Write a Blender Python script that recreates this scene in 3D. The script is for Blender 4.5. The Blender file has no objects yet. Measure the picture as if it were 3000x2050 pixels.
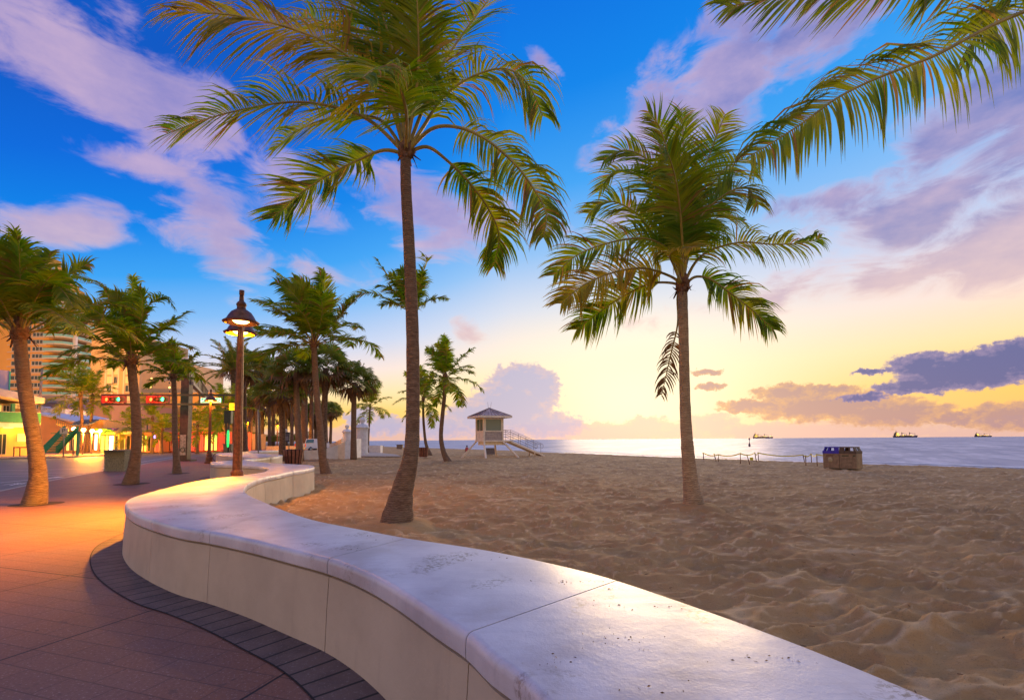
import bpy, math, random
import numpy as np
from mathutils import Vector, Matrix
R = math.radians
S = bpy.context.scene
COL = S.collection

# ------------------------------------------------------------------ camera
F = 1417.0; PITCH = R(3.2); ROLL = R(-0.37); SHIFT = 183.6/3000.0; CAMH = 1.6
cam_d = bpy.data.cameras.new('camera'); cam = bpy.data.objects.new('camera', cam_d); COL.objects.link(cam)
cam_d.sensor_width = 36; cam_d.lens = F*36/3000; cam_d.shift_y = SHIFT
cam_d.clip_start = 0.05; cam_d.clip_end = 60000
CM = Matrix.Rotation(R(90)+PITCH, 3, 'X') @ Matrix.Rotation(ROLL, 3, 'Z')
cam.matrix_world = Matrix.Translation((0, 0, CAMH)) @ CM.to_4x4()
S.camera = cam

def ray(px, py):
    v = CM @ Vector(((px-1500)/F, (1025-py+SHIFT*3000)/F, -1)); return v
def G(px, py, z=0.0):            # point on the horizontal plane z
    v = ray(px, py); t = (z-CAMH)/v.z
    return Vector((v.x*t, v.y*t, z))
def D(px, py, d):                # point at depth y = d
    v = ray(px, py); t = d/v.y
    return Vector((v.x*t, d, CAMH+v.z*t))
def azel(px, py):
    v = ray(px, py).normalized()
    return math.degrees(math.atan2(v.x, v.y)), math.degrees(math.asin(v.z))

# ------------------------------------------------------------------ view
S.view_settings.view_transform = 'Standard'; S.view_settings.look = 'None'
S.view_settings.exposure = 0.1; S.view_settings.gamma = 1.0
S.cycles.max_bounces = 6; S.cycles.transparent_max_bounces = 8
S.cycles.sample_clamp_indirect = 3.0

def lin(r, g, b):
    f = lambda c: (c/255/12.92) if c/255 <= .04045 else ((c/255+.055)/1.055)**2.4
    return (f(r), f(g), f(b), 1)

# ------------------------------------------------------------------ node expressions
class E:
    def __init__(s, nt, sock): s.nt = nt; s.s = sock
    def _m(s, op, *a, clamp=False):
        n = s.nt.nodes.new('ShaderNodeMath'); n.operation = op; n.use_clamp = clamp
        for i, v in enumerate((s,)+a):
            if isinstance(v, E): s.nt.links.new(v.s, n.inputs[i])
            else: n.inputs[i].default_value = v
        return E(s.nt, n.outputs[0])
    def __add__(s, o): return s._m('ADD', o)
    def __sub__(s, o): return s._m('SUBTRACT', o)
    def __mul__(s, o): return s._m('MULTIPLY', o)
    def __truediv__(s, o): return s._m('DIVIDE', o)
    def mn(s, o): return s._m('MINIMUM', o)
    def mx(s, o): return s._m('MAXIMUM', o)
    def pw(s, o): return s._m('POWER', o)
    def f(s, op, *a): return s._m(op, *a)
    def cl(s): return s._m('ADD', 0.0, clamp=True)
    def ss(s, a, b):
        n = s.nt.nodes.new('ShaderNodeMapRange'); n.interpolation_type = 'SMOOTHSTEP'
        s.nt.links.new(s.s, n.inputs[0]); n.inputs[1].default_value = a; n.inputs[2].default_value = b
        return E(s.nt, n.outputs[0])
def mixc(nt, fac, a, b, mode='MIX'):
    n = nt.nodes.new('ShaderNodeMix'); n.data_type = 'RGBA'; n.blend_type = mode
    for sock, v in ((n.inputs[0], fac), (n.inputs[6], a), (n.inputs[7], b)):
        if isinstance(v, E): nt.links.new(v.s, sock)
        elif hasattr(v, 'links'): nt.links.new(v, sock)
        else: sock.default_value = v
    return n.outputs[2]
def ramp(nt, fac, stops):
    n = nt.nodes.new('ShaderNodeValToRGB'); e = n.color_ramp.elements
    e[0].position, e[0].color = stops[0]; e[1].position, e[1].color = stops[-1]
    for p, c in stops[1:-1]:
        x = e.new(p); x.color = c
    nt.links.new(fac.s if isinstance(fac, E) else fac, n.inputs[0]); return n.outputs[0]
def noise(nt, vec, scale, detail=4, rough=.55, dist=0.0, dim='3D'):
    n = nt.nodes.new('ShaderNodeTexNoise'); n.inputs['Scale'].default_value = scale
    n.inputs['Detail'].default_value = detail; n.inputs['Roughness'].default_value = rough
    n.inputs['Distortion'].default_value = dist
    if vec is not None: nt.links.new(vec, n.inputs['Vector'])
    return E(nt, n.outputs['Fac'])
def mapping(nt, vec, loc=(0,0,0), rot=(0,0,0), scale=(1,1,1), typ='POINT'):
    n = nt.nodes.new('ShaderNodeMapping'); n.vector_type = typ
    n.inputs[1].default_value = loc; n.inputs[2].default_value = rot; n.inputs[3].default_value = scale
    nt.links.new(vec, n.inputs[0]); return n.outputs[0]

# ------------------------------------------------------------------ world: dawn sky
SUN_AZ, SUN_EL = azel(1930, 1165)
W = bpy.data.worlds.new('World'); S.world = W; W.use_nodes = True
nt = W.node_tree; nt.nodes.clear()
tc = nt.nodes.new('ShaderNodeTexCoord')
sep = nt.nodes.new('ShaderNodeSeparateXYZ'); nt.links.new(tc.outputs['Generated'], sep.inputs[0])
X, Y, Z = (E(nt, sep.outputs[i]) for i in range(3))
az = X.f('ARCTAN2', Y)*57.2958
el = Z.mx(-1).mn(1).f('ARCSINE')*57.2958
comb = nt.nodes.new('ShaderNodeCombineXYZ'); nt.links.new(az.s, comb.inputs[0]); nt.links.new(el.s, comb.inputs[1])
P = comb.outputs[0]
left = (az*-1.0).mx(0).mn(60); right = az.mx(0).mn(60)
elp = el*(left*0.021 + 1.0 - right*0.0035)
base = ramp(nt, (elp/60.0).cl(), [
    (0.0, lin(247,182,132)), (0.028, lin(255,190,104)), (0.07, lin(255,204,96)), (0.12, lin(254,222,164)),
    (0.175, lin(246,222,212)), (0.25, lin(196,208,236)), (0.35, lin(128,184,240)), (0.46, lin(56,158,238)),
    (0.60, lin(0,128,228)), (0.78, lin(0,102,214)), (1.0, lin(4,84,190))])
# glow round the hidden sun
dx = (az-SUN_AZ+3)/19.0; dy = (el-SUN_EL)/11.0
gl = (dx*dx+dy*dy).f('MULTIPLY', -1.0).f('EXPONENT')
base = mixc(nt, gl*0.95, base, lin(255,245,214))
def blobs(lst, vec):
    tot = None
    for (px, py, rx, ry, rot, w) in lst:
        a, e = azel(px, py); k = 1/ (F*math.pi/180) * math.cos(math.radians(a))**1.3
        m = mapping(nt, vec, loc=(a, e, 0), rot=(0, 0, R(rot)), scale=(rx*k, ry*k, 1), typ='TEXTURE')
        g = nt.nodes.new('ShaderNodeTexGradient'); g.gradient_type = 'SPHERICAL'; nt.links.new(m, g.inputs[0])
        v = E(nt, g.outputs['Fac'])*w
        tot = v if tot is None else tot.mx(v)
    return tot
# warped coordinates
nw = nt.nodes.new('ShaderNodeTexNoise'); nw.inputs['Scale'].default_value = 0.11; nw.inputs['Detail'].default_value = 3
nt.links.new(P, nw.inputs['Vector'])
vm = nt.nodes.new('ShaderNodeVectorMath'); vm.operation = 'MULTIPLY_ADD'
nt.links.new(nw.outputs['Color'], vm.inputs[0]); vm.inputs[1].default_value = (9, 5, 0); 
vs = nt.nodes.new('ShaderNodeVectorMath'); vs.operation = 'SUBTRACT'; nt.links.new(P, vs.inputs[0]); vs.inputs[1].default_value = (4.5, 2.5, 0)
nt.links.new(vs.outputs[0], vm.inputs[2]); PW = vm.outputs[0]
high = [(300,190,620,190,-14,1.25),(560,300,360,130,-30,1.0),(60,90,300,140,0,.8),(190,640,270,110,8,1.15),(640,690,240,150,-38,1.15),(470,490,300,80,-6,.85),
        (820,520,260,120,-20,.8),(960,780,180,70,-10,.7),
        (1290,620,330,150,-12,1.05),(1150,540,180,130,0,.9),(1560,660,220,80,10,.6),(1580,185,90,35,-22,.75),(1780,620,220,60,10,.55),
        (1960,330,260,160,30,1.1),(2150,180,380,190,28,1.25),(2420,60,420,140,20,1.1),(1820,400,170,90,30,.7),
        (2930,330,380,280,20,1.25),(2700,600,420,150,8,1.15),(2930,720,380,230,0,1.5),(2780,430,300,160,20,1.1),(2400,610,260,80,0,.75),(2330,860,300,75,5,.85),
        (2620,800,260,100,6,.95),(1365,965,90,48,-25,.95),(1900,930,260,60,4,.5),(2850,900,200,50,0,.5)]
hm = blobs(high, PW)
n1 = noise(nt, mapping(nt, P, rot=(0,0,R(12)), scale=(0.05, 0.12, 1)), 2.6, 10, .62, .6)
cov1 = (hm*1.0 + (n1-0.5)*2.3).ss(0.12, 0.85)*hm.ss(.0,.22)
n2 = noise(nt, mapping(nt, P, loc=(7,3,0), scale=(0.05, 0.1, 1)), 2.2, 8, .6)
rightness = az.ss(8, 40)
core = mixc(nt, rightness, lin(150,140,196), lin(98,110,180))
core = mixc(nt, el.ss(10, 22), lin(214,184,190), core)
edge = mixc(nt, el.ss(8, 26), lin(250,214,190), lin(214,182,204))
ccol = mixc(nt, (cov1*0.65+(n2-0.5)*1.9).cl(), edge, core)
sky = mixc(nt, cov1*0.88, base, ccol)
# horizon cumulus
nb = nt.nodes.new('ShaderNodeTexNoise'); nb.inputs['Scale'].default_value = 0.95; nb.inputs['Detail'].default_value = 6; nb.inputs['Roughness'].default_value = .62
nt.links.new(P, nb.inputs['Vector'])
vb = nt.nodes.new('ShaderNodeVectorMath'); vb.operation = 'MULTIPLY_ADD'; nt.links.new(nb.outputs['Color'], vb.inputs[0]); vb.inputs[1].default_value = (2.6, 1.7, 0)
vb2 = nt.nodes.new('ShaderNodeVectorMath'); vb2.operation = 'SUBTRACT'; nt.links.new(P, vb2.inputs[0]); vb2.inputs[1].default_value = (1.3, .85, 0)
nt.links.new(vb2.outputs[0], vb.inputs[2]); PB = vb.outputs[0]
nc = noise(nt, mapping(nt, P, scale=(1, 1.5, 1)), 0.9, 10, .66)
def layer(sky, lst, lo, hi, c_lo, c_hi, alpha, soft=(.08,.32)):
    m = blobs(lst, PB)
    cov = (m + (nc-0.5)*0.85).ss(*soft)*m.ss(.0,.12)
    shade = (m*1.1+(nc-0.5)*1.7+0.3).cl()
    return mixc(nt, cov*alpha, sky, mixc(nt, shade, c_hi, c_lo))
sky = layer(sky, [(1200,1275,520,38,0,1),(1750,1268,560,40,0,1),(2400,1262,700,42,0,1),(2900,1268,400,40,0,1),(2080,1245,120,45,0,1),(1900,1250,110,38,0,1)], 0, 1, lin(214,178,178), lin(248,206,168), .75)
sky = layer(sky, [(1530,1115,115,62,0,1.2),(1500,1190,150,110,0,1.2),(1590,1140,70,75,0,1),(1390,1220,110,70,0,1),(1280,1250,150,45,0,1),(1130,1245,110,40,0,1),(1060,1225,60,45,0,1),(1600,1245,150,50,0,1)], 0, 1, lin(176,172,204), lin(236,190,176), .9)
sky = layer(sky, [(2420,1190,280,60,0,1),(2600,1210,200,60,0,1),(2300,1150,110,36,0,1),(2440,1140,100,22,0,1),(2190,1190,110,26,0,1),(2950,1220,150,60,0,1),(2080,1130,60,16,0,1),(2070,1090,50,13,0,1),(2790,1225,90,26,0,1)], 0, 1, lin(176,138,142), lin(252,188,108), .9)
sky = layer(sky, [(2850,1085,250,75,4,1.3),(2990,1045,160,75,0,1.2),(2700,1075,110,60,0,1),(2690,1130,170,30,0,1),(2550,1090,50,14,0,1),(2520,1165,90,14,0,1)], 0, 1, lin(84,92,152), lin(190,160,190), .95)
# overhead and rear sky brightened as added warm fill, unseen by the camera
west_fill = az.f('ABSOLUTE').ss(66, 125)*el.ss(48, 12)
sky = mixc(nt, el.ss(46, 72)*0.75, sky, (.72, .62, .70, 1))
sky = mixc(nt, west_fill, sky, (.85, .56, .32, 1))
# physical sky, low sun, adds a little real scatter to the painted dawn colours
nis = nt.nodes.new('ShaderNodeTexSky'); nis.sky_type = 'NISHITA'; nis.sun_disc = False
nis.sun_elevation = R(max(SUN_EL, 1.0)); nis.sun_rotation = R(SUN_AZ)
bg = nt.nodes.new('ShaderNodeBackground'); bg.inputs[1].default_value = 1.0
bg2 = nt.nodes.new('ShaderNodeBackground'); bg2.inputs[1].default_value = 0.006
add = nt.nodes.new('ShaderNodeAddShader'); out = nt.nodes.new('ShaderNodeOutputWorld')
nt.links.new(sky, bg.inputs[0]); nt.links.new(nis.outputs[0], bg2.inputs[0])
nt.links.new(bg.outputs[0], add.inputs[0]); nt.links.new(bg2.outputs[0], add.inputs[1]); nt.links.new(add.outputs[0], out.inputs[0])

sd = bpy.data.lights.new('sun', 'SUN'); so = bpy.data.objects.new('sun', sd); COL.objects.link(so)
sd.energy = 1.7; sd.angle = R(22); sd.color = (1.0, 0.68, 0.36)
a, e = R(SUN_AZ), R(5.5)
sv = Vector((math.sin(a)*math.cos(e), math.cos(a)*math.cos(e), math.sin(e)))
so.rotation_euler = sv.to_track_quat('Z', 'Y').to_euler()

# ------------------------------------------------------------------ materials
MATS = {}
def mat(name, col, rough=.7, var=.0, vscale=4.0, bump=0.0, bscale=20.0, metal=0.0, emit=None, es=0.0, spec=.5, col2=None, coat=0.0, islands=0.0):
    if name in MATS: return MATS[name]
    m = bpy.data.materials.new(name); m.use_nodes = True; n = m.node_tree; b = n.nodes['Principled BSDF']
    c = (col[0], col[1], col[2], 1)
    b.inputs['Base Color'].default_value = c; b.inputs['Roughness'].default_value = rough; b.inputs['Metallic'].default_value = metal
    b.inputs['Specular IOR Level'].default_value = spec; b.inputs['Coat Weight'].default_value = coat
    t = n.nodes.new('ShaderNodeTexCoord')
    if var or col2:
        f = noise(n, t.outputs['Object'], vscale, 6, .6)
        c2 = (col2[0], col2[1], col2[2], 1) if col2 else tuple(x*(1-var) for x in c[:3])+(1,)
        c1 = c if col2 else tuple(min(1, x*(1+var*.5)) for x in c[:3])+(1,)
        o = mixc(n, f.ss(.35, .65), c1, c2)
        if islands:
            g = n.nodes.new('ShaderNodeNewGeometry')
            hv = n.nodes.new('ShaderNodeHueSaturation'); n.links.new(o, hv.inputs['Color'])
            n.links.new((E(n, g.outputs['Random Per Island'])*islands+(1-islands*.5)).s, hv.inputs['Value']); o = hv.outputs[0]
        n.links.new(o, b.inputs['Base Color'])
    if bump:
        h = noise(n, t.outputs['Object'], bscale, 6, .6); bn = n.nodes.new('ShaderNodeBump'); bn.inputs['Strength'].default_value = bump
        bn.inputs['Distance'].default_value = .02; n.links.new(h.s, bn.inputs['Height']); n.links.new(bn.outputs[0], b.inputs['Normal'])
    if emit: b.inputs['Emission Color'].default_value = (emit[0], emit[1], emit[2], 1); b.inputs['Emission Strength'].default_value = es
    MATS[name] = m; return m
def leafmat(name, c1, c2, tr=.35):
    m = bpy.data.materials.new(name); m.use_nodes = True; n = m.node_tree; b = n.nodes['Principled BSDF']
    t = n.nodes.new('ShaderNodeTexCoord'); f = noise(n, t.outputs['Object'], 1.3, 3)
    g = n.nodes.new('ShaderNodeNewGeometry'); r = E(n, g.outputs['Random Per Island'])
    o = mixc(n, (f.ss(.35,.65)*.6+r*.4).cl(), c1+(1,), c2+(1,))
    o = mixc(n, r.ss(.915,.93)*.8, o, (.30,.15,.05,1))
    n.links.new(o, b.inputs['Base Color']); b.inputs['Roughness'].default_value = .5; b.inputs['Specular IOR Level'].default_value = .25
    tl = n.nodes.new('ShaderNodeBsdfTranslucent'); mx = n.nodes.new('ShaderNodeMixShader'); mx.inputs[0].default_value = tr
    hs = n.nodes.new('ShaderNodeHueSaturation'); hs.inputs['Value'].default_value = 2.0; hs.inputs['Saturation'].default_value = 1.1
    n.links.new(o, hs.inputs['Color']); n.links.new(hs.outputs[0], tl.inputs[0])
    n.links.new(b.outputs[0], mx.inputs[1]); n.links.new(tl.outputs[0], mx.inputs[2])
    n.links.new(mx.outputs[0], n.nodes['Material Output'].inputs[0]); return m
M_leaf = leafmat('coconut_leaf', (.085,.18,.014), (.28,.27,.025), .55)
M_gold = leafmat('golden_leaf', (.42,.30,.02), (.22,.22,.02), .5)  # golden leaf colour for a few chosen fronds
M_leaf2 = leafmat('fan_leaf', (.075,.14,.02), (.19,.18,.035), .4)
M_dead = leafmat('dead_leaf', (.20,.11,.045), (.11,.06,.028), .15)
M_rachis = mat('rachis', (.34,.26,.05), .5, .3, 5)
M_husk = mat('husk', (.20,.10,.05), .95, .5, 14, .6, 30)
def trunkmat(A=(.33,.21,.135,1), B=(.15,.09,.06,1)):
    m = bpy.data.materials.new('palm_bark'); m.use_nodes = True; n = m.node_tree; b = n.nodes['Principled BSDF']
    t = n.nodes.new('ShaderNodeTexCoord'); O = t.outputs['Object']
    w = n.nodes.new('ShaderNodeTexWave'); w.bands_direction = 'Z'; w.inputs['Scale'].default_value = 7.5; w.inputs['Distortion'].default_value = 5.5
    w.inputs['Detail'].default_value = 3; w.inputs['Detail Scale'].default_value = 1.6; n.links.new(O, w.inputs[0])
    f = noise(n, mapping(n, O, scale=(1,1,3)), 6, 8, .7); f2 = noise(n, O, 1.6, 5, .6); sp = noise(n, O, 38, 3, .6)
    ring = E(n, w.outputs['Fac'])
    c = mixc(n, f.ss(.3,.7), A, B)
    c = mixc(n, f2.ss(.45,.7)*.5, c, (.22,.18,.13,1))
    c = mixc(n, (ring.ss(.0,.22).f('MULTIPLY',-1.0)+1.0)*.6, c, (.09,.055,.035,1))
    c = mixc(n, sp.ss(.62,.72)*.45, c, (.06,.04,.03,1))
    n.links.new(c, b.inputs['Base Color']); b.inputs['Roughness'].default_value = .9; b.inputs['Specular IOR Level'].default_value = .2
    bn = n.nodes.new('ShaderNodeBump'); bn.inputs['Strength'].default_value = .8; bn.inputs['Distance'].default_value = .03
    n.links.new((ring.ss(0,.5)*.35+f*.8+sp*.2).s, bn.inputs['Height']); n.links.new(bn.outputs[0], b.inputs['Normal']); return m
M_bark = trunkmat(); M_bark_glare = trunkmat((.58,.43,.29,1), (.36,.25,.16,1))  # paler copy: glare over the open-sand palm put into its bark
M_boots = mat('boot_bark', (.16,.10,.065), .95, .55, 9, 1.0, 16)

# ------------------------------------------------------------------ mesh builder
class MB:
    def __init__(s): s.v = []; s.f = []; s.m = []; s.sm = []
    def add(s, vs, fs, mi=0, smooth=False):
        o = len(s.v); s.v.extend([tuple(q) for q in vs])
        for f in fs: s.f.append(tuple(i+o for i in f)); s.m.append(mi); s.sm.append(smooth)
    def box(s, x0, x1, y0, y1, z0, z1, mi=0, M=None):
        vs = [Vector((x, y, z)) for z in (z0, z1) for y in (y0, y1) for x in (x0, x1)]
        if M is not None: vs = [M @ q for q in vs]
        s.add(vs, [(0,2,3,1),(4,5,7,6),(0,1,5,4),(2,6,7,3),(0,4,6,2),(1,3,7,5)], mi)
    def tube(s, pts, rad, n=8, mi=0, cap=True, smooth=True):
        pts = [Vector(p) for p in pts]
        if not hasattr(rad, '__len__'): rad = [rad]*len(pts)
        vs = []; up = None
        for i, p in enumerate(pts):
            t = (pts[min(i+1, len(pts)-1)]-pts[max(i-1, 0)]).normalized()
            if up is None: up = t.orthogonal().normalized()
            u = (up - t*up.dot(t)).normalized(); up = u; w = t.cross(u)
            for k in range(n):
                a = 2*math.pi*k/n; vs.append(p+(u*math.cos(a)+w*math.sin(a))*rad[i])
        fs = [(i*n+k, i*n+(k+1)%n, (i+1)*n+(k+1)%n, (i+1)*n+k) for i in range(len(pts)-1) for k in range(n)]
        if cap: fs += [tuple(reversed(range(n))), tuple((len(pts)-1)*n+k for k in range(n))]
        s.add(vs, fs, mi, smooth)
    def lathe(s, prof, c=(0,0,0), n=16, mi=0, smooth=True, flute=0.0):
        vs = []; c = Vector(c)
        for r, z in prof:
            for k in range(n):
                a = 2*math.pi*k/n; rr = r*(1-flute*(k % 2)); vs.append(c+Vector((rr*math.cos(a), rr*math.sin(a), z)))
        fs = [(i*n+k, i*n+(k+1)%n, (i+1)*n+(k+1)%n, (i+1)*n+k) for i in range(len(prof)-1) for k in range(n)]
        s.add(vs, fs, mi, smooth)
    def prism(s, poly, off, mi=0):
        n = len(poly); off = Vector(off); vs = [Vector(p) for p in poly]; vs += [p+off for p in vs]
        s.add(vs, [tuple(range(n)), tuple(reversed(range(n, 2*n)))]+[(i, (i+1)%n, n+(i+1)%n, n+i) for i in range(n)], mi)
    def build(s, name, mats, parent=None, origin=None):
        me = bpy.data.meshes.new(name)
        v = s.v
        if origin is not None: o = Vector(origin); v = [(a-o.x, b-o.y, c-o.z) for a, b, c in v]
        me.from_pydata(v, [], s.f); 
        for m in (mats if isinstance(mats, (list, tuple)) else [mats]): me.materials.append(m)
        me.polygons.foreach_set('material_index', s.m); me.polygons.foreach_set('use_smooth', s.sm); me.update()
        o = bpy.data.objects.new(name, me); COL.objects.link(o)
        if parent: o.parent = parent
        return o
def tag(o, label=None, cat=None, group=None, kind=None):
    if label: o['label'] = label
    if cat: o['category'] = cat
    if group: o['group'] = group
    if kind: o['kind'] = kind
    return o
def thing(name, label, cat, loc=(0,0,0), rz=0, group=None):
    o = bpy.data.objects.new(name, None); COL.objects.link(o); o.location = loc; o.rotation_euler = (0,0,rz); o.empty_display_size = .2
    return tag(o, label, cat, group)
def copy_tree(o, parent=None):
    c = o.copy(); COL.objects.link(c); c.parent = parent
    for ch in [q for q in bpy.data.objects if q.parent == o]: copy_tree(ch, c)
    return c
def text_mesh(name, txt, size, m, parent, matrix, extrude=.004):
    cu = bpy.data.curves.new(name, 'FONT'); cu.body = txt; cu.size = size; cu.extrude = extrude; cu.align_x = 'CENTER'; cu.align_y = 'CENTER'
    t = bpy.data.objects.new(name, cu); COL.objects.link(t); bpy.context.view_layer.update()
    me = bpy.data.meshes.new_from_object(t.evaluated_get(bpy.context.evaluated_depsgraph_get()))
    bpy.data.objects.remove(t); me.transform(matrix); me.materials.clear(); me.materials.append(m)
    o = bpy.data.objects.new(name, me); COL.objects.link(o); o.parent = parent; return o

# ------------------------------------------------------------------ promenade wall outline
H = 0.70
PB_px = [((1548,2006),(2640,2000),0),((1435,1918),(2200,1828),0),((1364,1854),(1814,1697),1),((1282,1803),(1650,1654),0),
 ((1153,1720),(1486,1619),0),((1058,1671),(1364,1598),0),((959,1635),(1200,1574),1),((846,1607),(1058,1548),0),((728,1579),(917,1520),0),((614,1557),(822,1489),1),
 ((525,1543),(768,1466),0),((444,1522),(730,1449),1),((388,1500),(718,1439),0),((366,1477),(716,1431),1),((378,1460),(722,1421),0),((421,1446),(735,1411),0),
 ((492,1427),(755,1403),0),((562,1411),(778,1396),1),((633,1400),(815,1389),0),((704,1392),(858,1380),1),((751,1386),(900,1373.5),0),((776,1380),(921,1367.5),1),
 ((787,1373),(912,1362),0),((775,1367.5),(869,1359.5),1),((737,1363),(822,1357),0),((680,1361),(775,1354),1),((633,1360),(735,1350),0),((618,1356.5),(716,1346),0),
 ((622,1352.5),(722,1342.5),1),((660,1349.5),(755,1340),0),((710,1347),(800,1338),0),((748,1343.5),(826,1334.5),1),((757,1340),(822,1331.5),0),((730,1337),(785,1329),0),
 ((680,1334.5),(745,1327),1),((640,1331),(722,1323.5),0),((636,1327.5),(740,1320),0),((680,1325),(790,1318.5),1),((740,1323),(850,1317.5),0)]
ctlP = [Vector((1.7,-2.4,0)), Vector((1.05,-.8,0)), Vector((.66,.25,0)), Vector((.34,1.12,0))]+[G(*a, H) for a, b, c in PB_px]
ctlB = [Vector((3.0,-2.2,0)), Vector((2.4,-.7,0)), Vector((2.02,.28,0)), Vector((1.70,1.10,0))]+[G(*b, H) for a, b, c in PB_px]
flag = [1, 0, 0, 0]+[c for a, b, c in PB_px]; flag[-1] = 1
for p in ctlP+ctlB: p.z = 0
def cr(p0, p1, p2, p3, t): return .5*((2*p1)+(p2-p0)*t+(2*p0-5*p1+4*p2-p3)*t*t+(3*p1-p0-3*p2+p3)*t**3)
def spline(c, sub):
    o = []
    for i in range(len(c)-1):
        for k in range(sub): o.append(cr(c[max(i-1,0)], c[i], c[i+1], c[min(i+2,len(c)-1)], k/sub))
    o.append(c[-1]); return o
SUB = 7; WP = spline(ctlP, SUB); WB = spline(ctlB, SUB)
joints = [i*SUB for i, f in enumerate(flag) if f]

# pavement polygon: under the wall's middle, then the street kerb back
mid = [(WP[i]+WB[i])/2 for i in range(0, len(WP), 2)]
kerb = [G(*p) for p in [(700,1322),(660,1326),(600,1334),(560,1339),(504,1344),(409,1362),(302,1380),(200,1398),(110,1416),(0,1439)]]+[Vector((-14,8,0)), Vector((-9,-3,0))]
farp = [G(860,1326), G(905,1327), G(1010,1329), G(1090,1326), G(1090,1312), G(940,1304), G(800,1303), G(740,1306), G(720,1314)]
pg = mid+farp+kerb
# ------------------------------------------------------------------ sand
SH = [(60,-40),(40,0),(26.5,25),(21,33),(16,42),(8,58),(-1.1,75),(-39,138),(-150,330),(-420,800)]
shy = np.array([p[1] for p in SH], float); shx = np.array([p[0] for p in SH], float)
def hash2(ix, iy, k):
    h = (ix.astype(np.int64)*374761393 + iy.astype(np.int64)*668265263 + k*974711) & 0x7fffffff
    h = ((h ^ (h >> 13))*1274126177) & 0x7fffffff
    return ((h ^ (h >> 16)) & 0xffff)/65535.0
def vnoise(x, y, k=0):
    ix = np.floor(x); iy = np.floor(y); fx = x-ix; fy = y-iy; fx = fx*fx*(3-2*fx); fy = fy*fy*(3-2*fy)
    a = hash2(ix, iy, k); b = hash2(ix+1, iy, k); c = hash2(ix, iy+1, k); d = hash2(ix+1, iy+1, k)
    return (a*(1-fx)+b*fx)*(1-fy)+(c*(1-fx)+d*fx)*fy
def vor(x, y, k=0):
    ix = np.floor(x); iy = np.floor(y); f1 = np.full(x.shape, 9.0)
    for i in (-1, 0, 1):
        for j in (-1, 0, 1):
            cx = ix+i+hash2(ix+i, iy+j, k+1); cy = iy+j+hash2(ix+i, iy+j, k+2)
            f1 = np.minimum(f1, (cx-x)**2+(cy-y)**2)
    return f1
def sandz(x, y, crest=False):
    wx = x+.22*(vnoise(x*2.1, y*2.1, 5)-.5)+.5*(vnoise(x*.6, y*.6, 8)-.5); wy = y+.22*(vnoise(x*2.1, y*2.1, 6)-.5)+.5*(vnoise(x*.6, y*.6, 9)-.5)
    a = vor(wx/.40, wy/.26)**.85
    ca, sa = math.cos(.22), math.sin(.22); rx = wx*ca+wy*sa; ry = -wx*sa+wy*ca
    rg = (1-np.abs(2*vnoise(rx/.62, ry/.23, 31)-1))**1.7; rg2 = (1-np.abs(2*vnoise(rx/.30+5, ry/.13, 33)-1))**1.7
    b = vor(wx/.24+7, wy/.17+3, 20)
    n = vnoise(x*.9, y*.9, 3)
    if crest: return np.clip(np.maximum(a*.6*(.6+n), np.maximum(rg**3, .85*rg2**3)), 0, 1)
    z = (a*.085)*(.5+n) + b*.026 + rg*.080*(.35+n) + rg2*.030 + .012*vnoise(x*9, y*9, 4) + .05*(vnoise(x*.35, y*.35, 11)-.5)
    z = -.175+z
    s = x-np.interp(y, shy, shx)
    drop = np.clip((s+1.2)/4.0, 0, 1); z = z*(1-np.clip((s+3)/3, 0, 1)*.7) - drop*drop*1.3
    return z
SANDPOLY = True
rows = [.6]
while rows[-1] < 150: rows.append(rows[-1]*1.0105 + .001)
rows += [180, 230, 300, 400, 550, 800]
rows = np.array(rows); cols = np.tan(np.radians(np.linspace(-52, 58, 640)))
gy, gx = np.meshgrid(rows, cols, indexing='ij'); gx = gx*gy
gz = sandz(gx, gy); fade = np.clip((90-gy)/60, .15, 1); gz = np.where(gy > 60, (gz+.07)*fade-.07, gz)
nr, ncn = gx.shape
from mathutils import Vector as _V
big = [(p.x, p.y) for p in mid+farp]+[(-60,420),(-900,420),(-900,-40),(0,-40)]
inside = np.zeros(gx.shape, bool)
for (xa, ya), (xb, yb) in zip(big, big[1:]+big[:1]):
    if ya == yb: continue
    cnd = ((ya > gy) != (yb > gy)) & (gx < (xb-xa)*(gy-ya)/(yb-ya)+xa); inside ^= cnd
gz = np.where(inside, -.7, gz)
vv = np.stack([gx.ravel(), gy.ravel(), gz.ravel()], 1)
#IDX
idx = np.arange(nr*ncn).reshape(nr, ncn); q = np.stack([idx[:-1,:-1], idx[:-1,1:], idx[1:,1:], idx[1:,:-1]], -1).reshape(-1, 4)
cxm = gx[:-1,:-1].ravel(); cym = gy[:-1,:-1].ravel(); q = q[(cxm < np.interp(cym, shy, shx)+6)]
me = bpy.data.meshes.new('sand'); me.vertices.add(len(vv)); me.vertices.foreach_set('co', vv.ravel())
me.loops.add(q.size); me.loops.foreach_set('vertex_index', q.ravel().astype(np.int32))
me.polygons.add(len(q)); me.polygons.foreach_set('loop_start', np.arange(0, q.size, 4, dtype=np.int32)); me.polygons.foreach_set('loop_total', np.full(len(q), 4, dtype=np.int32))
me.polygons.foreach_set('use_smooth', np.ones(len(q), bool))
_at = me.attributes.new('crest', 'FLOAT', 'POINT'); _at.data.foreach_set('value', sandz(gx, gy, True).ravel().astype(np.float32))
me.update(calc_edges=True); me.validate()
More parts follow.
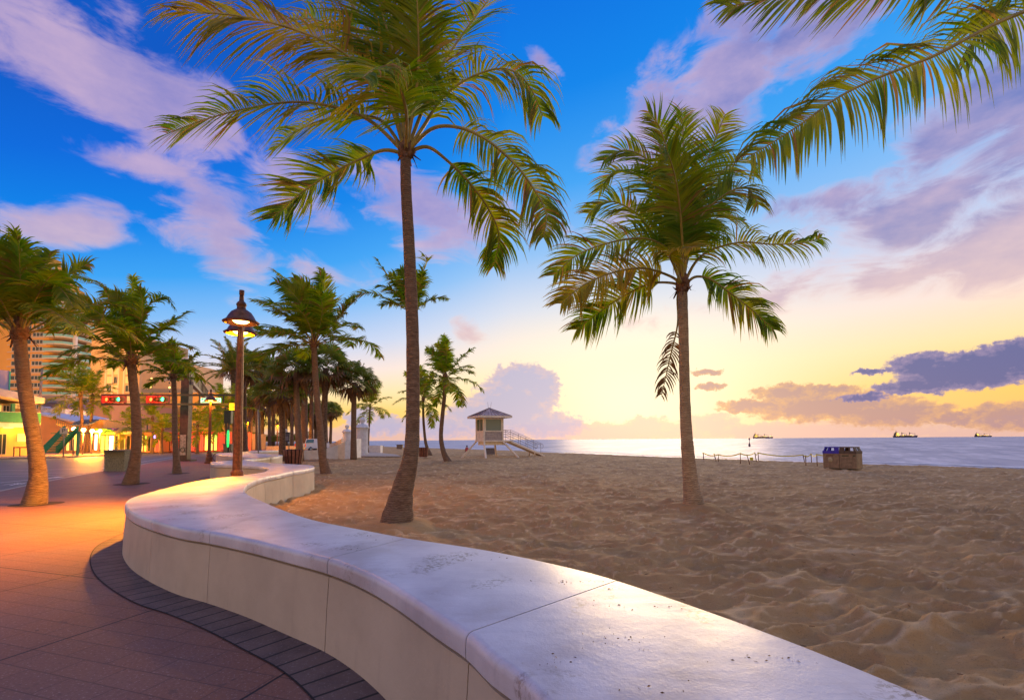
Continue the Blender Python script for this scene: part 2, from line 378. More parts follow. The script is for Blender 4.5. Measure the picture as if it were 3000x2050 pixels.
def sandmat():
    m = bpy.data.materials.new('sand'); m.use_nodes = True; n = m.node_tree; b = n.nodes['Principled BSDF']
    t = n.nodes.new('ShaderNodeTexCoord'); O = t.outputs['Object']
    f = noise(n, O, .35, 6, .6); g = noise(n, O, 3.2, 6, .7); h = noise(n, O, 85, 4, .75)
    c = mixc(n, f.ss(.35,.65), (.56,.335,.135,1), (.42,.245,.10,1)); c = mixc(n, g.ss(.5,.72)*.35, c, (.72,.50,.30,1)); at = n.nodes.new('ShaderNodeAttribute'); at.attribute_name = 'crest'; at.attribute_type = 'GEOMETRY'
    c = mixc(n, E(n, at.outputs['Fac']).ss(.55,1.0)*.6, c, (.86,.62,.34,1)); c = mixc(n, h.ss(.55,.68)*.55, c, (.14,.085,.05,1))  # ridge crests lightened: sunlit rims put into the sand colour
    n.links.new(c, b.inputs['Base Color']); b.inputs['Roughness'].default_value = .9; b.inputs['Specular IOR Level'].default_value = .25
    v = n.nodes.new('ShaderNodeTexVoronoi'); v.inputs['Scale'].default_value = 3.0; n.links.new(mapping(n, O, scale=(.8,1.2,1)), v.inputs['Vector'])
    bn = n.nodes.new('ShaderNodeBump'); bn.inputs['Strength'].default_value = 1.0; bn.inputs['Distance'].default_value = .06
    n.links.new((noise(n, O, 7, 8, .68)*.5+h*.28+E(n, v.outputs['Distance'])*.55).s, bn.inputs['Height']); n.links.new(bn.outputs[0], b.inputs['Normal']); return m
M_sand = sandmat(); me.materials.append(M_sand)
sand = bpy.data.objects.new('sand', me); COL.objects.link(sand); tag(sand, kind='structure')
g = MB(); g.add([(-900,-200,-.45),(52,-200,-.45),(52,-4,-.45),(24,20,-.45),(-45,130,-1.6),(-600,1200,-1.6),(-3000,1200,-.45),(-3000,-200,-.45)], [(0,1,2,3,4,5,6,7)])
g.build('ground', M_sand); tag(bpy.data.objects['ground'], kind='structure')

# ------------------------------------------------------------------ sea
def seamat():
    m = bpy.data.materials.new('sea_water'); m.use_nodes = True; n = m.node_tree; b = n.nodes['Principled BSDF']
    t = n.nodes.new('ShaderNodeTexCoord'); O = t.outputs['Object']
    rot = mapping(n, O, rot=(0,0,R(-58)))
    s = n.nodes.new('ShaderNodeSeparateXYZ'); n.links.new(rot, s.inputs[0])
    f = noise(n, mapping(n, rot, scale=(.03,.16,1)), 1.0, 7, .62); f2 = noise(n, mapping(n, rot, scale=(.12,.8,1)), 1.0, 6, .6)
    c = mixc(n, f.ss(.35,.65), (.34,.34,.42,1), (.52,.49,.52,1))
    c = mixc(n, (f2*.5+f*.5).ss(.47,.60)*.8, c, (.80,.74,.76,1))
    n.links.new(c, b.inputs['Base Color']); b.inputs['Roughness'].default_value = .48; b.inputs['IOR'].default_value = 1.33
    bn = n.nodes.new('ShaderNodeBump'); bn.inputs['Strength'].default_value = .4; bn.inputs['Distance'].default_value = .35
    n.links.new((f2*.7+noise(n, mapping(n, rot, scale=(.35,1.5,1)), 1.0, 4)*.3).s, bn.inputs['Height']); n.links.new(bn.outputs[0], b.inputs['Normal']); return m
g = MB(); g.add([(-40000,-300,-.6),(40000,-300,-.6),(40000,45000,-.6),(-40000,45000,-.6)], [(0,1,2,3)])
# cut to seaward side only
g = MB(); e0 = [(70,-300),(64,-40),(40,0),(24,20),(18,33),(13,42),(5,58),(-4,75),(-42,138),(-155,330),(-430,800),(-900,1800),(-9000,45000)]
g.add([(x, y, -.5) for x, y in e0]+[(40000,45000,-.5),(40000,-300,-.5)], [tuple(range(len(e0)+2))][::-1])
sea = g.build('sea', seamat()); tag(sea, kind='structure')

def pavemat():
    m = bpy.data.materials.new('pavers'); m.use_nodes = True; n = m.node_tree; b = n.nodes['Principled BSDF']
    t = n.nodes.new('ShaderNodeTexCoord'); O = mapping(n, t.outputs['Object'], loc=(.4,.35,0), rot=(0,0,R(18)))
    def brick(sc, w, h, mort, off):
        k = n.nodes.new('ShaderNodeTexBrick'); k.offset = off; k.inputs['Scale'].default_value = sc; k.inputs['Mortar Size'].default_value = mort
        k.inputs['Brick Width'].default_value = w; k.inputs['Row Height'].default_value = h; k.inputs['Mortar Smooth'].default_value = .2
        n.links.new(O, k.inputs[0]); k.inputs['Color1'].default_value = (.0,.0,.0,1); k.inputs['Color2'].default_value = (1,1,1,1); k.inputs['Mortar'].default_value = (.5,.5,.5,1); return k
    k1 = brick(1, .44, .22, .005, .5); k2 = brick(1, 2.17, 2.17, .011, 0)
    f = noise(n, O, .8, 6); f2 = noise(n, O, 45, 3, .8); f3 = noise(n, O, 5, 4, .6)
    c = mixc(n, E(n, k1.outputs['Color'])*.45, (.245,.105,.06,1), (.165,.075,.055,1))
    c = mixc(n, f.ss(.4,.7)*.5, c, (.19,.125,.12,1)); c = mixc(n, f2.ss(.56,.68)*.5, c, (.48,.38,.35,1)); c = mixc(n, f2.ss(.32,.42).f('MULTIPLY',-1.0)+1.0, c, (.09,.05,.05,1))
    c = mixc(n, f3.ss(.64,.7)*.4, c, (.07,.05,.045,1))
    st = noise(n, O, 1.9, 8, .7); c = mixc(n, st.ss(.55,.75)*.45, c, (.10,.06,.05,1)); sp = noise(n, O, 11, 2, .4); c = mixc(n, sp.ss(.74,.76)*.6, c, (.04,.03,.03,1))
    mo = E(n, k1.outputs['Fac'])*.6; c = mixc(n, mo, c, (.06,.035,.03,1)); c = mixc(n, E(n, k2.outputs['Fac']), c, (.025,.018,.016,1))
    n.links.new(c, b.inputs['Base Color']); b.inputs['Roughness'].default_value = .62; b.inputs['Specular IOR Level'].default_value = .35
    bn = n.nodes.new('ShaderNodeBump'); bn.inputs['Strength'].default_value = .6; bn.inputs['Distance'].default_value = .008
    n.links.new((f2*.5-E(n, k1.outputs['Fac'])-E(n, k2.outputs['Fac'])*2.0).s, bn.inputs['Height']); n.links.new(bn.outputs[0], b.inputs['Normal']); return m
def sheet(name, pts, z, m, kind='structure', skirt=0.0):
    import mathutils
    tr = mathutils.geometry.tessellate_polygon([[Vector((p.x, p.y, 0)) for p in pts]])
    b = MB(); vs = [(p.x, p.y, z) for p in pts]; n = len(pts)
    fs = []
    for t in tr:
        a, c, d = (Vector(vs[i]) for i in t)
        fs.append(t if (c-a).cross(d-a).z > 0 else t[::-1])
    b.add(vs, fs)
    if skirt: b.add(vs+[(x, y, z-skirt) for x, y, _ in vs], [(i, (i+1)%n, n+(i+1)%n, n+i) for i in range(n)])
    o = b.build(name, m); tag(o, kind=kind); return o
M_pave = pavemat(); sheet('pavement', pg, 0.0, M_pave, skirt=.2)
M_band = mat('band_paver', (.085,.085,.08), .75, .35, 3, .4, 60)
def bandmat():
    m = bpy.data.materials.new('band_pavers'); m.use_nodes = True; n = m.node_tree; b = n.nodes['Principled BSDF']
    uv = n.nodes.new('ShaderNodeUVMap'); t = n.nodes.new('ShaderNodeTexCoord')
    k = n.nodes.new('ShaderNodeTexBrick'); k.offset = 0; k.inputs['Scale'].default_value = 1; k.inputs['Mortar Size'].default_value = .012
    k.inputs['Brick Width'].default_value = .22; k.inputs['Row Height'].default_value = 10; n.links.new(uv.outputs[0], k.inputs[0])
    f = noise(n, t.outputs['Object'], 50, 3, .8); f1 = noise(n, t.outputs['Object'], 3, 5)
    c = mixc(n, f1.ss(.4,.65), (.135,.09,.078,1), (.09,.06,.055,1)); c = mixc(n, f.ss(.56,.68)*.5, c, (.30,.25,.23,1)); c = mixc(n, E(n, k.outputs['Fac']), c, (.012,.012,.012,1))
    n.links.new(c, b.inputs['Base Color']); b.inputs['Roughness'].default_value = .7; return m
bd = MB(); uvs = []; L = 0; last = None; BW = .35
NB = 34*SUB
pts_o = []
for i in range(NB):
    t = (WP[min(i+1, len(WP)-1)]-WP[max(i-1, 0)]).normalized(); nrm = Vector((-t.y, t.x, 0))
    if nrm.dot(WB[i]-WP[i]) > 0: nrm = -nrm
    pts_o.append(nrm)
vs = []; fs = []
for i in range(NB):
    vs += [WP[i]-pts_o[i]*.12+Vector((0,0,.005)), WP[i]+pts_o[i]*BW+Vector((0,0,.005))]
    if i: fs.append((2*i-2, 2*i-1, 2*i+1, 2*i))
bd.add(vs, fs); ob = bd.build('path_border', bandmat()); tag(ob, kind='structure')
uvl = ob.data.uv_layers.new(name='UVMap'); acc = [0]
for i in range(1, NB): acc.append(acc[-1]+(WP[i]-WP[i-1]).length)
for l in ob.data.loops:
    k = l.vertex_index; uvl.data[l.index].uv = (acc[k//2], (k % 2)*BW)
# thin dark joint line at the outer edge of the border
bd = MB(); vs = []; fs = []
for i in range(NB):
    vs += [WP[i]+pts_o[i]*BW+Vector((0,0,.008)), WP[i]+pts_o[i]*(BW+.012)+Vector((0,0,.008))]
    if i: fs.append((2*i-2, 2*i-1, 2*i+1, 2*i))
bd.add(vs, fs); tag(bd.build('path_joint', mat('joint', (.015,.012,.012), .9)), kind='structure')

# ------------------------------------------------------------------ wave wall
def concmat(name, c1, c2, stain, rough, coat, topstains):
    m = bpy.data.materials.new(name); m.use_nodes = True; n = m.node_tree; b = n.nodes['Principled BSDF']
    t = n.nodes.new('ShaderNodeTexCoord'); O = t.outputs['Object']
    f = noise(n, O, 1.4, 7, .6); f2 = noise(n, O, 70, 3, .7); f3 = noise(n, mapping(n, O, scale=(1,1,.25)), 5, 6, .6)
    c = mixc(n, f.ss(.3,.7), c1+(1,), c2+(1,)); c = mixc(n, f3.ss(.55,.75)*(.12 if topstains else .35), c, stain+(1,)); c = mixc(n, f2.ss(.66,.74)*.3, c, (.25,.2,.16,1))
    if topstains:
        a = noise(n, O, 2.3, 3, .5).ss(.56,.66); d = noise(n, O, 34, 5, .75).ss(.47,.60)
        vo = n.nodes.new('ShaderNodeTexVoronoi'); vo.feature = 'DISTANCE_TO_EDGE'; vo.inputs['Scale'].default_value = 1.1; wv = n.nodes.new('ShaderNodeVectorMath'); wv.operation = 'ADD'
        nn_ = n.nodes.new('ShaderNodeTexNoise'); nn_.inputs['Scale'].default_value = 3; nn_.inputs['Detail'].default_value = 6; n.links.new(O, nn_.inputs[0]); n.links.new(O, wv.inputs[0]); n.links.new(nn_.outputs['Color'], wv.inputs[1]); n.links.new(wv.outputs[0], vo.inputs['Vector'])
        ck = E(n, vo.outputs['Distance']).ss(.006,.0)*noise(n, O, .9, 2).ss(.5,.6); c = mixc(n, ck*.25, c, (.2,.17,.17,1))
        gr = noise(n, O, 150, 2, .7).ss(.66,.72)*noise(n, O, 1.7, 4, .6).ss(.45,.6); c = mixc(n, gr*.6, c, (.30,.2,.12,1))
        c = mixc(n, (a*d)*.85, c, (.17,.12,.08,1))
        w1 = noise(n, O, .7, 9, .72); c = mixc(n, w1.ss(.52,.70)*.45, c, (.42,.34,.30,1)); s2 = noise(n, mapping(n, O, rot=(0,0,R(60)), scale=(1,7,1)), 3, 5, .6); c = mixc(n, s2.ss(.50,.75)*.3, c, (.44,.41,.46,1))
    n.links.new(c, b.inputs['Base Color'])
    rr = noise(n, mapping(n, O, rot=(0,0,R(60)), scale=(1,5,1)), 2.5, 6, .6)*.30+rough
    n.links.new(rr.s, b.inputs['Roughness']); b.inputs['Specular IOR Level'].default_value = .5; b.inputs['Coat Weight'].default_value = coat; b.inputs['Coat Roughness'].default_value = .33
    bn = n.nodes.new('ShaderNodeBump'); bn.inputs['Strength'].default_value = .5; bn.inputs['Distance'].default_value = .006
    n.links.new((f2*.4+noise(n, O, 9, 6, .6)*1.2).s, bn.inputs['Height']); n.links.new(bn.outputs[0], b.inputs['Normal']); return m
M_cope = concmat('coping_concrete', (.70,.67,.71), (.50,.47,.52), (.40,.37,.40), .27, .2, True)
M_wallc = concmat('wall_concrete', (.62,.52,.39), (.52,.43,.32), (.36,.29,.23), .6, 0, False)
wall = thing('wave_wall', 'long white curving concrete seat wall winding between the pavement and the sand', 'wall', (0,0,0))
def loft(rings, closed_ends=True):
    """rings: list of closed profiles (same count)"""
    b = MB(); n = len(rings[0]); vs = [p for r in rings for p in r]
    fs = [(i*n+k, i*n+(k+1)%n, (i+1)*n+(k+1)%n, (i+1)*n+k) for i in range(len(rings)-1) for k in range(n)]
    fs += [tuple(reversed(range(n))), tuple((len(rings)-1)*n+k for k in range(n))]
    b.add(vs, fs, 0, False); return b
def smooth_auto(o, ang=40):
    me = o.data; me.polygons.foreach_set('use_smooth', [True]*len(me.polygons))
    try: me.set_sharp_from_angle(angle=R(ang))
    except Exception: pass
for j in range(len(joints)-1):
    a, b_ = joints[j], joints[j+1]
    cope = []; body = []
    for i in range(a, b_+1):
        p, q = WP[i].copy(), WB[i].copy(); 
        t = ((WP[min(i+1,len(WP)-1)]+WB[min(i+1,len(WP)-1)])-(WP[max(i-1,0)]+WB[max(i-1,0)])).normalized()
        g_ = .005 if (WP[i]).length < 12 else .008
        if i == a: p += t*g_; q += t*g_
        if i == b_: p -= t*g_; q -= t*g_
        w = (q-p).normalized(); up = Vector((0,0,1))
        def pr(o, z): return [p+w*o+up*z, q-w*o+up*z]
        prof = [(.012,.575),(0,.585),(0,.655),(.006,.680),(.020,.695),(.045,.70)]
        l = [pr(*k)[0] for k in prof]; r = [pr(*k)[1] for k in prof][::-1]
        cope.append(l+r)
        prof2 = [(-.02,-.2),(.0,.30),(.018,.555),(.06,.56),(.06,.578)]
        body.append([pr(*k)[0] for k in prof2]+[pr(*k)[1] for k in prof2][::-1])
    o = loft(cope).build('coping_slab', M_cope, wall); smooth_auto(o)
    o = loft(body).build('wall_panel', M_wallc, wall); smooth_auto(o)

# ------------------------------------------------------------------ palms
def frond(mb, pts, leaf, n, side_up, wind, droop, width=.045, rr=.03, start=.18, rnd=None, stiff=.5, lift=.15, fold=0.0, frayed=.0):
    """pts: rachis points; leaf: longest leaflet in metres; material 0 leaflets, 1 rachis"""
    rnd = rnd or random
    pts = [Vector(p) for p in pts]; sp = spline(pts, 6)
    N = len(sp)-1
    mb.tube(sp, [rr*(1-.82*i/N) for i in range(N+1)], 5, 1)
    # arc length
    al = [0]
    for i in range(N): al.append(al[-1]+(sp[i+1]-sp[i]).length)
    T = al[-1]; wind = Vector(wind)
    def at(s):
        for i in range(N):
            if al[i+1] >= s: 
                k = (s-al[i])/max(1e-6, al[i+1]-al[i]); return sp[i].lerp(sp[i+1], k), (sp[i+1]-sp[i]).normalized()
        return sp[-1], (sp[-1]-sp[-2]).normalized()
    vs = []; fs = []; ph1 = rnd.uniform(0,6.28); ph2 = rnd.uniform(0,6.28)
    for k in range(n):
        u = start+(1-start)*(k+.5)/n; p, t = at(u*T)
        side = t.cross(Vector(side_up))
        if side.length < .05: side = t.cross(Vector((0.3,1,0)))
        side.normalize(); upn = side.cross(t).normalized()
        env = (math.sin(math.pi*min(1, ((u-start)/(1-start))*.72+.20)))**.7
        for sgn in (-1, 1):
            if rnd.random() < frayed: continue
            Lf = leaf*env*rnd.uniform(.72, 1.12)*(1+.10*math.sin(u*40+ph1))
            fwd = .40+.75*u**2+rnd.uniform(-.10,.10)+.28*math.sin(u*23+ph1+sgn)+.14*math.sin(u*61+ph2)
            d = (side*sgn*(1.0) + t*fwd + upn*(lift-fold+.22*math.sin(u*31+ph2-sgn*2)) + Vector((rnd.uniform(-.1,.1), rnd.uniform(-.1,.1), rnd.uniform(-.1,.1)))).normalized()
            q = p.copy(); wv = t - d*t.dot(d)
            if wv.length < .1: wv = upn
            wv.normalize(); wv = (wv+upn*rnd.uniform(-.5,.5)).normalized()
            o = len(vs); W2 = width*rnd.uniform(.8,1.15)*.5; seg = 4
            ws = [.55, 1.0, .85, .5, 0.04]
            for m in range(seg+1):
                wv2 = (wv-d*wv.dot(d)); wv2.normalize()
                vs += [q-wv2*W2*ws[m], q+wv2*W2*ws[m]]
                q = q+d*(Lf/seg); d = (d+(Vector((0,0,-1))*droop+wind)*(.30+.22*m)*rnd.uniform(.8,1.2)).normalized()
            for m in range(seg): fs.append((o+2*m, o+2*m+1, o+2*m+3, o+2*m+2))
    mb.add(vs, fs, 0)
def gen_rachis(root, phi, elv, L, sag, wind, n=7):
    d = Vector((math.cos(phi)*math.cos(elv), math.sin(phi)*math.cos(elv), math.sin(elv))); p = Vector(root); o = [p.copy()]
    for i in range(n):
        p = p+d*(L/n); o.append(p.copy()); d = (d+(Vector((0,0,-1))*sag+Vector(wind))*(.10+.07*i)).normalized()
    return o
def trunk_obj(parent, pts, rads, m, loc, name='trunk', n=14, rnd=random):
    sp = spline([Vector(p) for p in pts], 8); N = len(sp)-1
    rr = []
    for i in range(N+1):
        u = i/N*(len(rads)-1); k = min(int(u), len(rads)-2); r = rads[k]*(1-(u-k))+rads[k+1]*(u-k)
        rr.append(r*(1+.02*math.sin(i*2.1)+rnd.uniform(-.015,.015)))
    b = MB(); b.tube(sp, rr, n); return b.build(name, m, parent, loc)
def husk_mesh(parent, c, r, loc, rnd, coco=0, dead=3):
    b = MB()
    b.lathe([(r*.75,-.55*r*2),(r*1.05,-.25*r*2),(r*1.35,0),(r*1.3,r*1.2),(r*.9,r*2.6),(r*.4,r*3.6),(0.01,r*4)], c, 10)
    for k in range(9):    # torn leaf-base fibres
        a = rnd.uniform(0, 6.28); d = Vector((math.cos(a), math.sin(a), 0)); s0 = Vector(c)+d*r*1.1+Vector((0,0,rnd.uniform(-.2,.3)*r*2))
        e = s0+d*rnd.uniform(.6,1.6)*r+Vector((0,0,-rnd.uniform(.6,2.6)*r)); w = Vector((-d.y, d.x, 0))*r*.35
        b.add([s0-w, s0+w, e+w*.4, e-w*.3], [(0,1,2,3)]); b.add([s0-w+d*.02, s0+w+d*.02, s0+d*r*.9+Vector((0,0,r*.6))], [(0,1,2)])
    o = b.build('crown', M_husk, parent, loc)
    for k in range(coco):
        a = rnd.uniform(0, 6.28); cc = Vector(c)+Vector((math.cos(a)*r*1.8, math.sin(a)*r*1.8, -r*rnd.uniform(.2,1.2)))
        q = MB(); q.lathe([(.01,-.11),(.07,-.08),(.10,0),(.075,.08),(.01,.115)], cc, 8); q.build('coconut', mat('coconut', (.18,.16,.04), .6, .3), o, loc)
    return o
FUP = (0,-1,.45)
def hero(label, base_px, trunk_px, rads, fr, mpp_leaf, n=78, seed=1, coco=0, name='coconut_palm', d=None, group=None, rr=.035, width=.05):
    rnd = random.Random(seed)
    if d is None: b0 = G(*base_px); d = b0.y
    else: b0 = D(*base_px, d); b0.z = 0
    root = thing(name, label, 'palm tree', b0, 0, group)
    pts = [D(x, y, d+o) for x, y, o in trunk_px]; pts = [Vector((b0.x, b0.y, -.15))]+pts
    trunk_obj(root, pts, rads, M_bark_glare if 'open sand' in label else M_bark, b0, rnd=rnd)
    top = pts[-1]; cr_ = husk_mesh(root, top, rads[-1]*1.15, b0, rnd, coco)
    for f in fr:
        px = f['p']; dz = f.get('dz', 0.0); N = len(px)-1
        P3 = [top+Vector((0,0,.02))] + [D(x, y, d + dz*((i+1)/(N+1))**1.0) for i, (x, y) in enumerate(px)]
        mb = MB()
        frond(mb, P3, f.get('l', mpp_leaf)*1.22, int(f.get('n', n)*1.15), f.get('up', FUP), f.get('w', (-.12,0,0)), f.get('g', .55), f.get('wd', width), rr, f.get('s', .2), rnd, fold=f.get('fold', .0), lift=f.get('lift', .15), frayed=f.get('fr', 0))
        mb.build('frond', [f.get('m', M_leaf), M_rachis], cr_, b0)
    return root
FACE = (0,-1,.25)
hero('tall coconut palm behind the curving wall, crown cut off by the top frame', (1160,1527),
  [(1178,1440,0),(1201,1350,0),(1209,1250,.05),(1209,1000,.1),(1200,750,.1),(1190,560,.1),(1188,455,.1)], [.37,.22,.16,.14,.13,.12,.112,.105],
  [dict(p=[(1130,280),(1005,155),(862,88),(698,48),(520,35)], dz=-1.6, w=(-.45,0,0), g=.9, l=1.5, n=100, m=M_gold),
   dict(p=[(1095,362),(1000,320),(880,300),(760,312),(620,345),(490,392)], dz=.3, w=(-.4,0,0), g=.5, l=1.15),
   dict(p=[(1110,350),(980,345),(880,380),(800,440)], dz=1.6, w=(-.4,0,0), g=.4, l=.9, n=60),
   dict(p=[(1125,440),(1050,470),(960,515),(870,575),(800,640)], dz=-.5, w=(-.3,0,0), g=.3, l=.9),
   dict(p=[(1130,200),(1050,40),(960,-60),(830,-120)], dz=.8, w=(-.3,0,.05), g=.3, l=1.15, up=FACE),
   dict(p=[(1120,230),(1030,120),(930,60),(850,60)], dz=2.2, w=(-.3,0,.05), g=.3, l=1.15, up=FACE),
   dict(p=[(1165,220),(1120,40),(1050,-140)], dz=-.6, w=(-.2,0,0), g=.25, l=1.2, up=FACE, n=90),
   dict(p=[(1190,200),(1185,20),(1150,-180)], dz=1.4, w=(-.2,0,0), g=.3, l=1.1, up=FACE, n=90),
   dict(p=[(1222,250),(1226,100),(1215,-120)], dz=-1.0, w=(-.12,0,0), g=.5, l=.95, up=FACE, n=90),
   dict(p=[(1210,260),(1215,100),(1250,-60)], dz=2.2, w=(-.12,0,0), g=.5, l=.95, up=FACE),
   dict(p=[(1278,225),(1332,135),(1401,40),(1480,-60)], dz=1.0, w=(-.18,0,0), g=.35, l=.85, up=(0,-.7,.7)),
   dict(p=[(1240,372),(1300,284),(1375,230),(1455,203),(1512,214),(1556,262),(1590,340)], dz=.4, w=(.08,0,0), g=1.6, l=1.15),
   dict(p=[(1262,380),(1342,374),(1428,412),(1508,481),(1562,551),(1600,625),(1592,695)], dz=-.8, w=(-.02,0,0), g=1.1, l=.85, s=.3),
   dict(p=[(1250,431),(1310,471),(1374,535),(1428,608),(1462,690),(1446,780)], dz=.9, w=(-.05,0,0), g=1.0, l=.8, s=.3),
   dict(p=[(1190,330),(1160,230),(1110,200),(1060,230)], dz=-3.2, w=(-.3,0,0), g=.6, l=.95)], 1.0, seed=3, n=88, rr=.045, width=.044)

hero('coconut palm with straight slender trunk standing alone on the open sand', (2035,1476),
  [(2022,1400,0),(2010,1250,0),(2005,1100,0),(2002,950,0),(2000,845,0)], [.29,.19,.15,.13,.125,.12,.115],
  [dict(p=[(1970,812),(1887,786),(1798,798),(1710,835),(1645,890)], dz=-1.2, w=(-.25,0,0), g=.6, m=M_gold),
   dict(p=[(1970,829),(1909,830),(1847,856),(1776,900),(1690,965)], dz=.6, w=(-.2,0,0), g=.6),
   dict(p=[(1970,745),(1895,700),(1790,710),(1690,748),(1622,808)], dz=-.6, w=(-.25,0,0), g=.55),
   dict(p=[(1960,740),(1909,680),(1860,622),(1785,590),(1725,625)], dz=.9, w=(-.25,0,0), g=.55),
   dict(p=[(1975,700),(1935,587),(1865,512),(1800,505),(1755,560)], dz=1.4, w=(-.25,0,0), g=.4, up=(0,-1,.6)),
   dict(p=[(1980,700),(1950,565),(1905,476),(1830,440),(1768,470)], dz=.3, w=(-.25,0,0), g=.35, up=(0,-1,.5)),
   dict(p=[(1985,700),(1970,520),(1938,388),(1900,328)], dz=-.7, w=(-.15,0,0), g=.3, up=FACE),
   dict(p=[(2000,700),(2001,520),(2001,388),(1996,322)], dz=.6, w=(-.08,0,0), g=.3, up=FACE),
   dict(p=[(1998,700),(1985,560),(1960,460),(1930,420)], dz=-1.9, w=(-.15,0,0), g=.4, up=FACE),
   dict(p=[(2010,700),(2041,565),(2095,410),(2125,335)], dz=.2, w=(-.1,0,0), g=.3, up=FACE),
   dict(p=[(2010,720),(2058,587),(2129,490),(2190,470),(2210,515)], dz=1.2, w=(-.15,0,0), g=.5, up=(0,-1,.5)),
   dict(p=[(2015,730),(2054,635),(2125,570),(2186,550),(2222,600)], dz=-.9, w=(-.1,0,0), g=.6, up=(0,-.8,.8)),
   dict(p=[(2020,740),(2070,660),(2130,630),(2180,650)], dz=2.2, w=(-.1,0,0), g=.6),
   dict(p=[(2035,772),(2085,732),(2173,710),(2261,716),(2350,712),(2410,695)], dz=.2, w=(-.02,0,0), g=.95, l=.72, fr=.15),
   dict(p=[(2035,812),(2080,818),(2129,851),(2200,905),(2266,965)], dz=-.5, w=(.06,0,0), g=.75, l=.8),
   dict(p=[(1975,780),(1962,745),(1990,728),(2050,722)], dz=-2.2, w=(-.1,0,0), g=.5, l=.5, m=M_gold),
   dict(p=[(1985,870),(1985,950),(1962,1050),(1938,1160)], dz=.8, w=(0,0,0), g=1.0, l=.45, n=30, m=M_dead, s=.4, fr=.4)], .9, seed=8, n=84, rr=.042, width=.044)

hero('coconut palm out of view whose long fronds hang into the top right corner', (3350,1560),
  [(3330,1400,0),(3290,1000,0),(3250,600,0),(3210,200,0),(3190,-20,0)], [.25,.17,.14,.125,.12,.12,.12],
  [dict(p=[(3100,0),(3000,35),(2913,72),(2836,112),(2739,163),(2642,201),(2545,240),(2449,290),(2352,360),(2260,420),(2200,455)], dz=-.6, w=(-.10,0,0), g=1.5, l=1.05, s=.1, n=120, wd=.042),
   dict(p=[(3050,-60),(2900,-65),(2700,-50),(2500,-30),(2330,-15),(2130,20)], dz=.8, w=(-.8,0,0), g=1.0, l=1.2, s=.1, n=110),
   dict(p=[(3130,-220),(3020,-420),(2850,-560)], dz=.6, g=.4, l=.9), dict(p=[(3300,-160),(3500,-200),(3700,-60)], dz=.6, g=.7, l=.9),
   dict(p=[(3280,0),(3420,60),(3560,200)], dz=-.8, g=.7, l=.9), dict(p=[(3200,-250),(3230,-450),(3280,-640)], dz=0, g=.4, l=.9),
   dict(p=[(3120,-60),(2990,-30),(2880,60),(2830,180)], dz=2.6, w=(-.2,0,0), g=.8, l=.8)], .9, seed=12, d=7.2, rr=.04)

def coconut(label, base_px, trunk_px, r, L, n=18, seed=1, wind=(-.30,0,.0), leaf=None, nl=46, d=None, group='coconut palms along the promenade', sub=True, elmin=-35, extra=(), coco=0, sagk=1.0):
    rnd = random.Random(seed)
    if d is None: b0 = G(*base_px); d = b0.y
    else: b0 = D(*base_px, d); b0.z = 0
    root = thing('coconut_palm', label, 'palm tree', b0, 0, group)
    pts = [Vector((b0.x, b0.y, -.15))]+[D(x, y, d) for x, y in trunk_px]
    trunk_obj(root, pts, [r*1.9, r*1.2, r, r*.95, r*.9, r*.85], M_bark, b0, n=12, rnd=rnd)
    top = pts[-1]; c = husk_mesh(root, top, r*.95, b0, rnd, coco)
    allm = MB(); leaf = leaf or L*.27
    for k in range(n):
        u = (k+.5)/n; elv = R(86-(86-elmin)*u**1.15+rnd.uniform(-8,8)); phi = k*2.39996+seed
        sag = (.30+.42*u*rnd.uniform(.7,1.2))*sagk
        Lk = L*rnd.uniform(.85,1.08)
        pr = gen_rachis(top, phi, elv, Lk, sag, wind)
        mb = MB() if sub else allm
        frond(mb, pr, leaf, nl, (0,0,1) if elv < R(60) else (0,-1,.4), tuple(w*1.2 for w in wind), .55, .045+.0009*d, .03, .2, rnd)
        if sub: mb.build('frond', [M_leaf, M_rachis], c, b0)
    for px, dz in extra:
        mb = MB(); P3 = [top]+[D(x, y, d+dz*(i+1)/len(px)) for i, (x, y) in enumerate(px)]
        frond(mb, P3, leaf, nl, (0,0,1), tuple(w*1.2 for w in wind), .55, .045+.0009*d, .03, .2, rnd); mb.build('frond', [M_leaf, M_rachis], c, b0)
    if not sub: allm.build('fronds', [M_leaf, M_rachis], c, b0)
    return root
GW = 'coconut palms on the street pavement'
coconut('thick leaning coconut palm at the left edge of the picture on the paved promenade', (97,1478), [(112,1400),(100,1290),(78,1170),(66,1080),(58,985)], .155, 2.9, 17, 21, (-.05,0,0), nl=60, group=GW, coco=0, elmin=26,
   extra=[([(100,860),(150,830),(190,860),(215,900)],-.5),([(60,850),(60,760),(40,680)],-.6),([(90,850),(105,790),(125,740)],.8),([(20,850),(-30,780),(-80,720)],0),([(80,900),(130,900),(190,935),(240,975)],-1.2)])
coconut('reddish-lit coconut palm right of the speckled concrete bin', (380,1418), [(392,1370),(400,1300),(398,1200),(390,1120),(384,1062)], .165, 2.9, 16, 5, (-.32,0,0), nl=60, group=GW, elmin=12,
   extra=[([(350,980),(310,930),(270,910),(225,950)],-.6),([(400,950),(430,900),(480,870),(510,900)],.5),([(360,940),(320,860),(270,820),(215,815)],.3),([(385,950),(385,880),(388,810)],0),([(420,1000),(470,960),(520,940)],-1.0)])
coconut('slim coconut palm in front of the sign gantry post', (520,1387), [(516,1340),(512,1260),(512,1180),(508,1105)], .13, 2.0, 15, 7, (-.22,0,0), nl=48, group=GW, elmin=0)
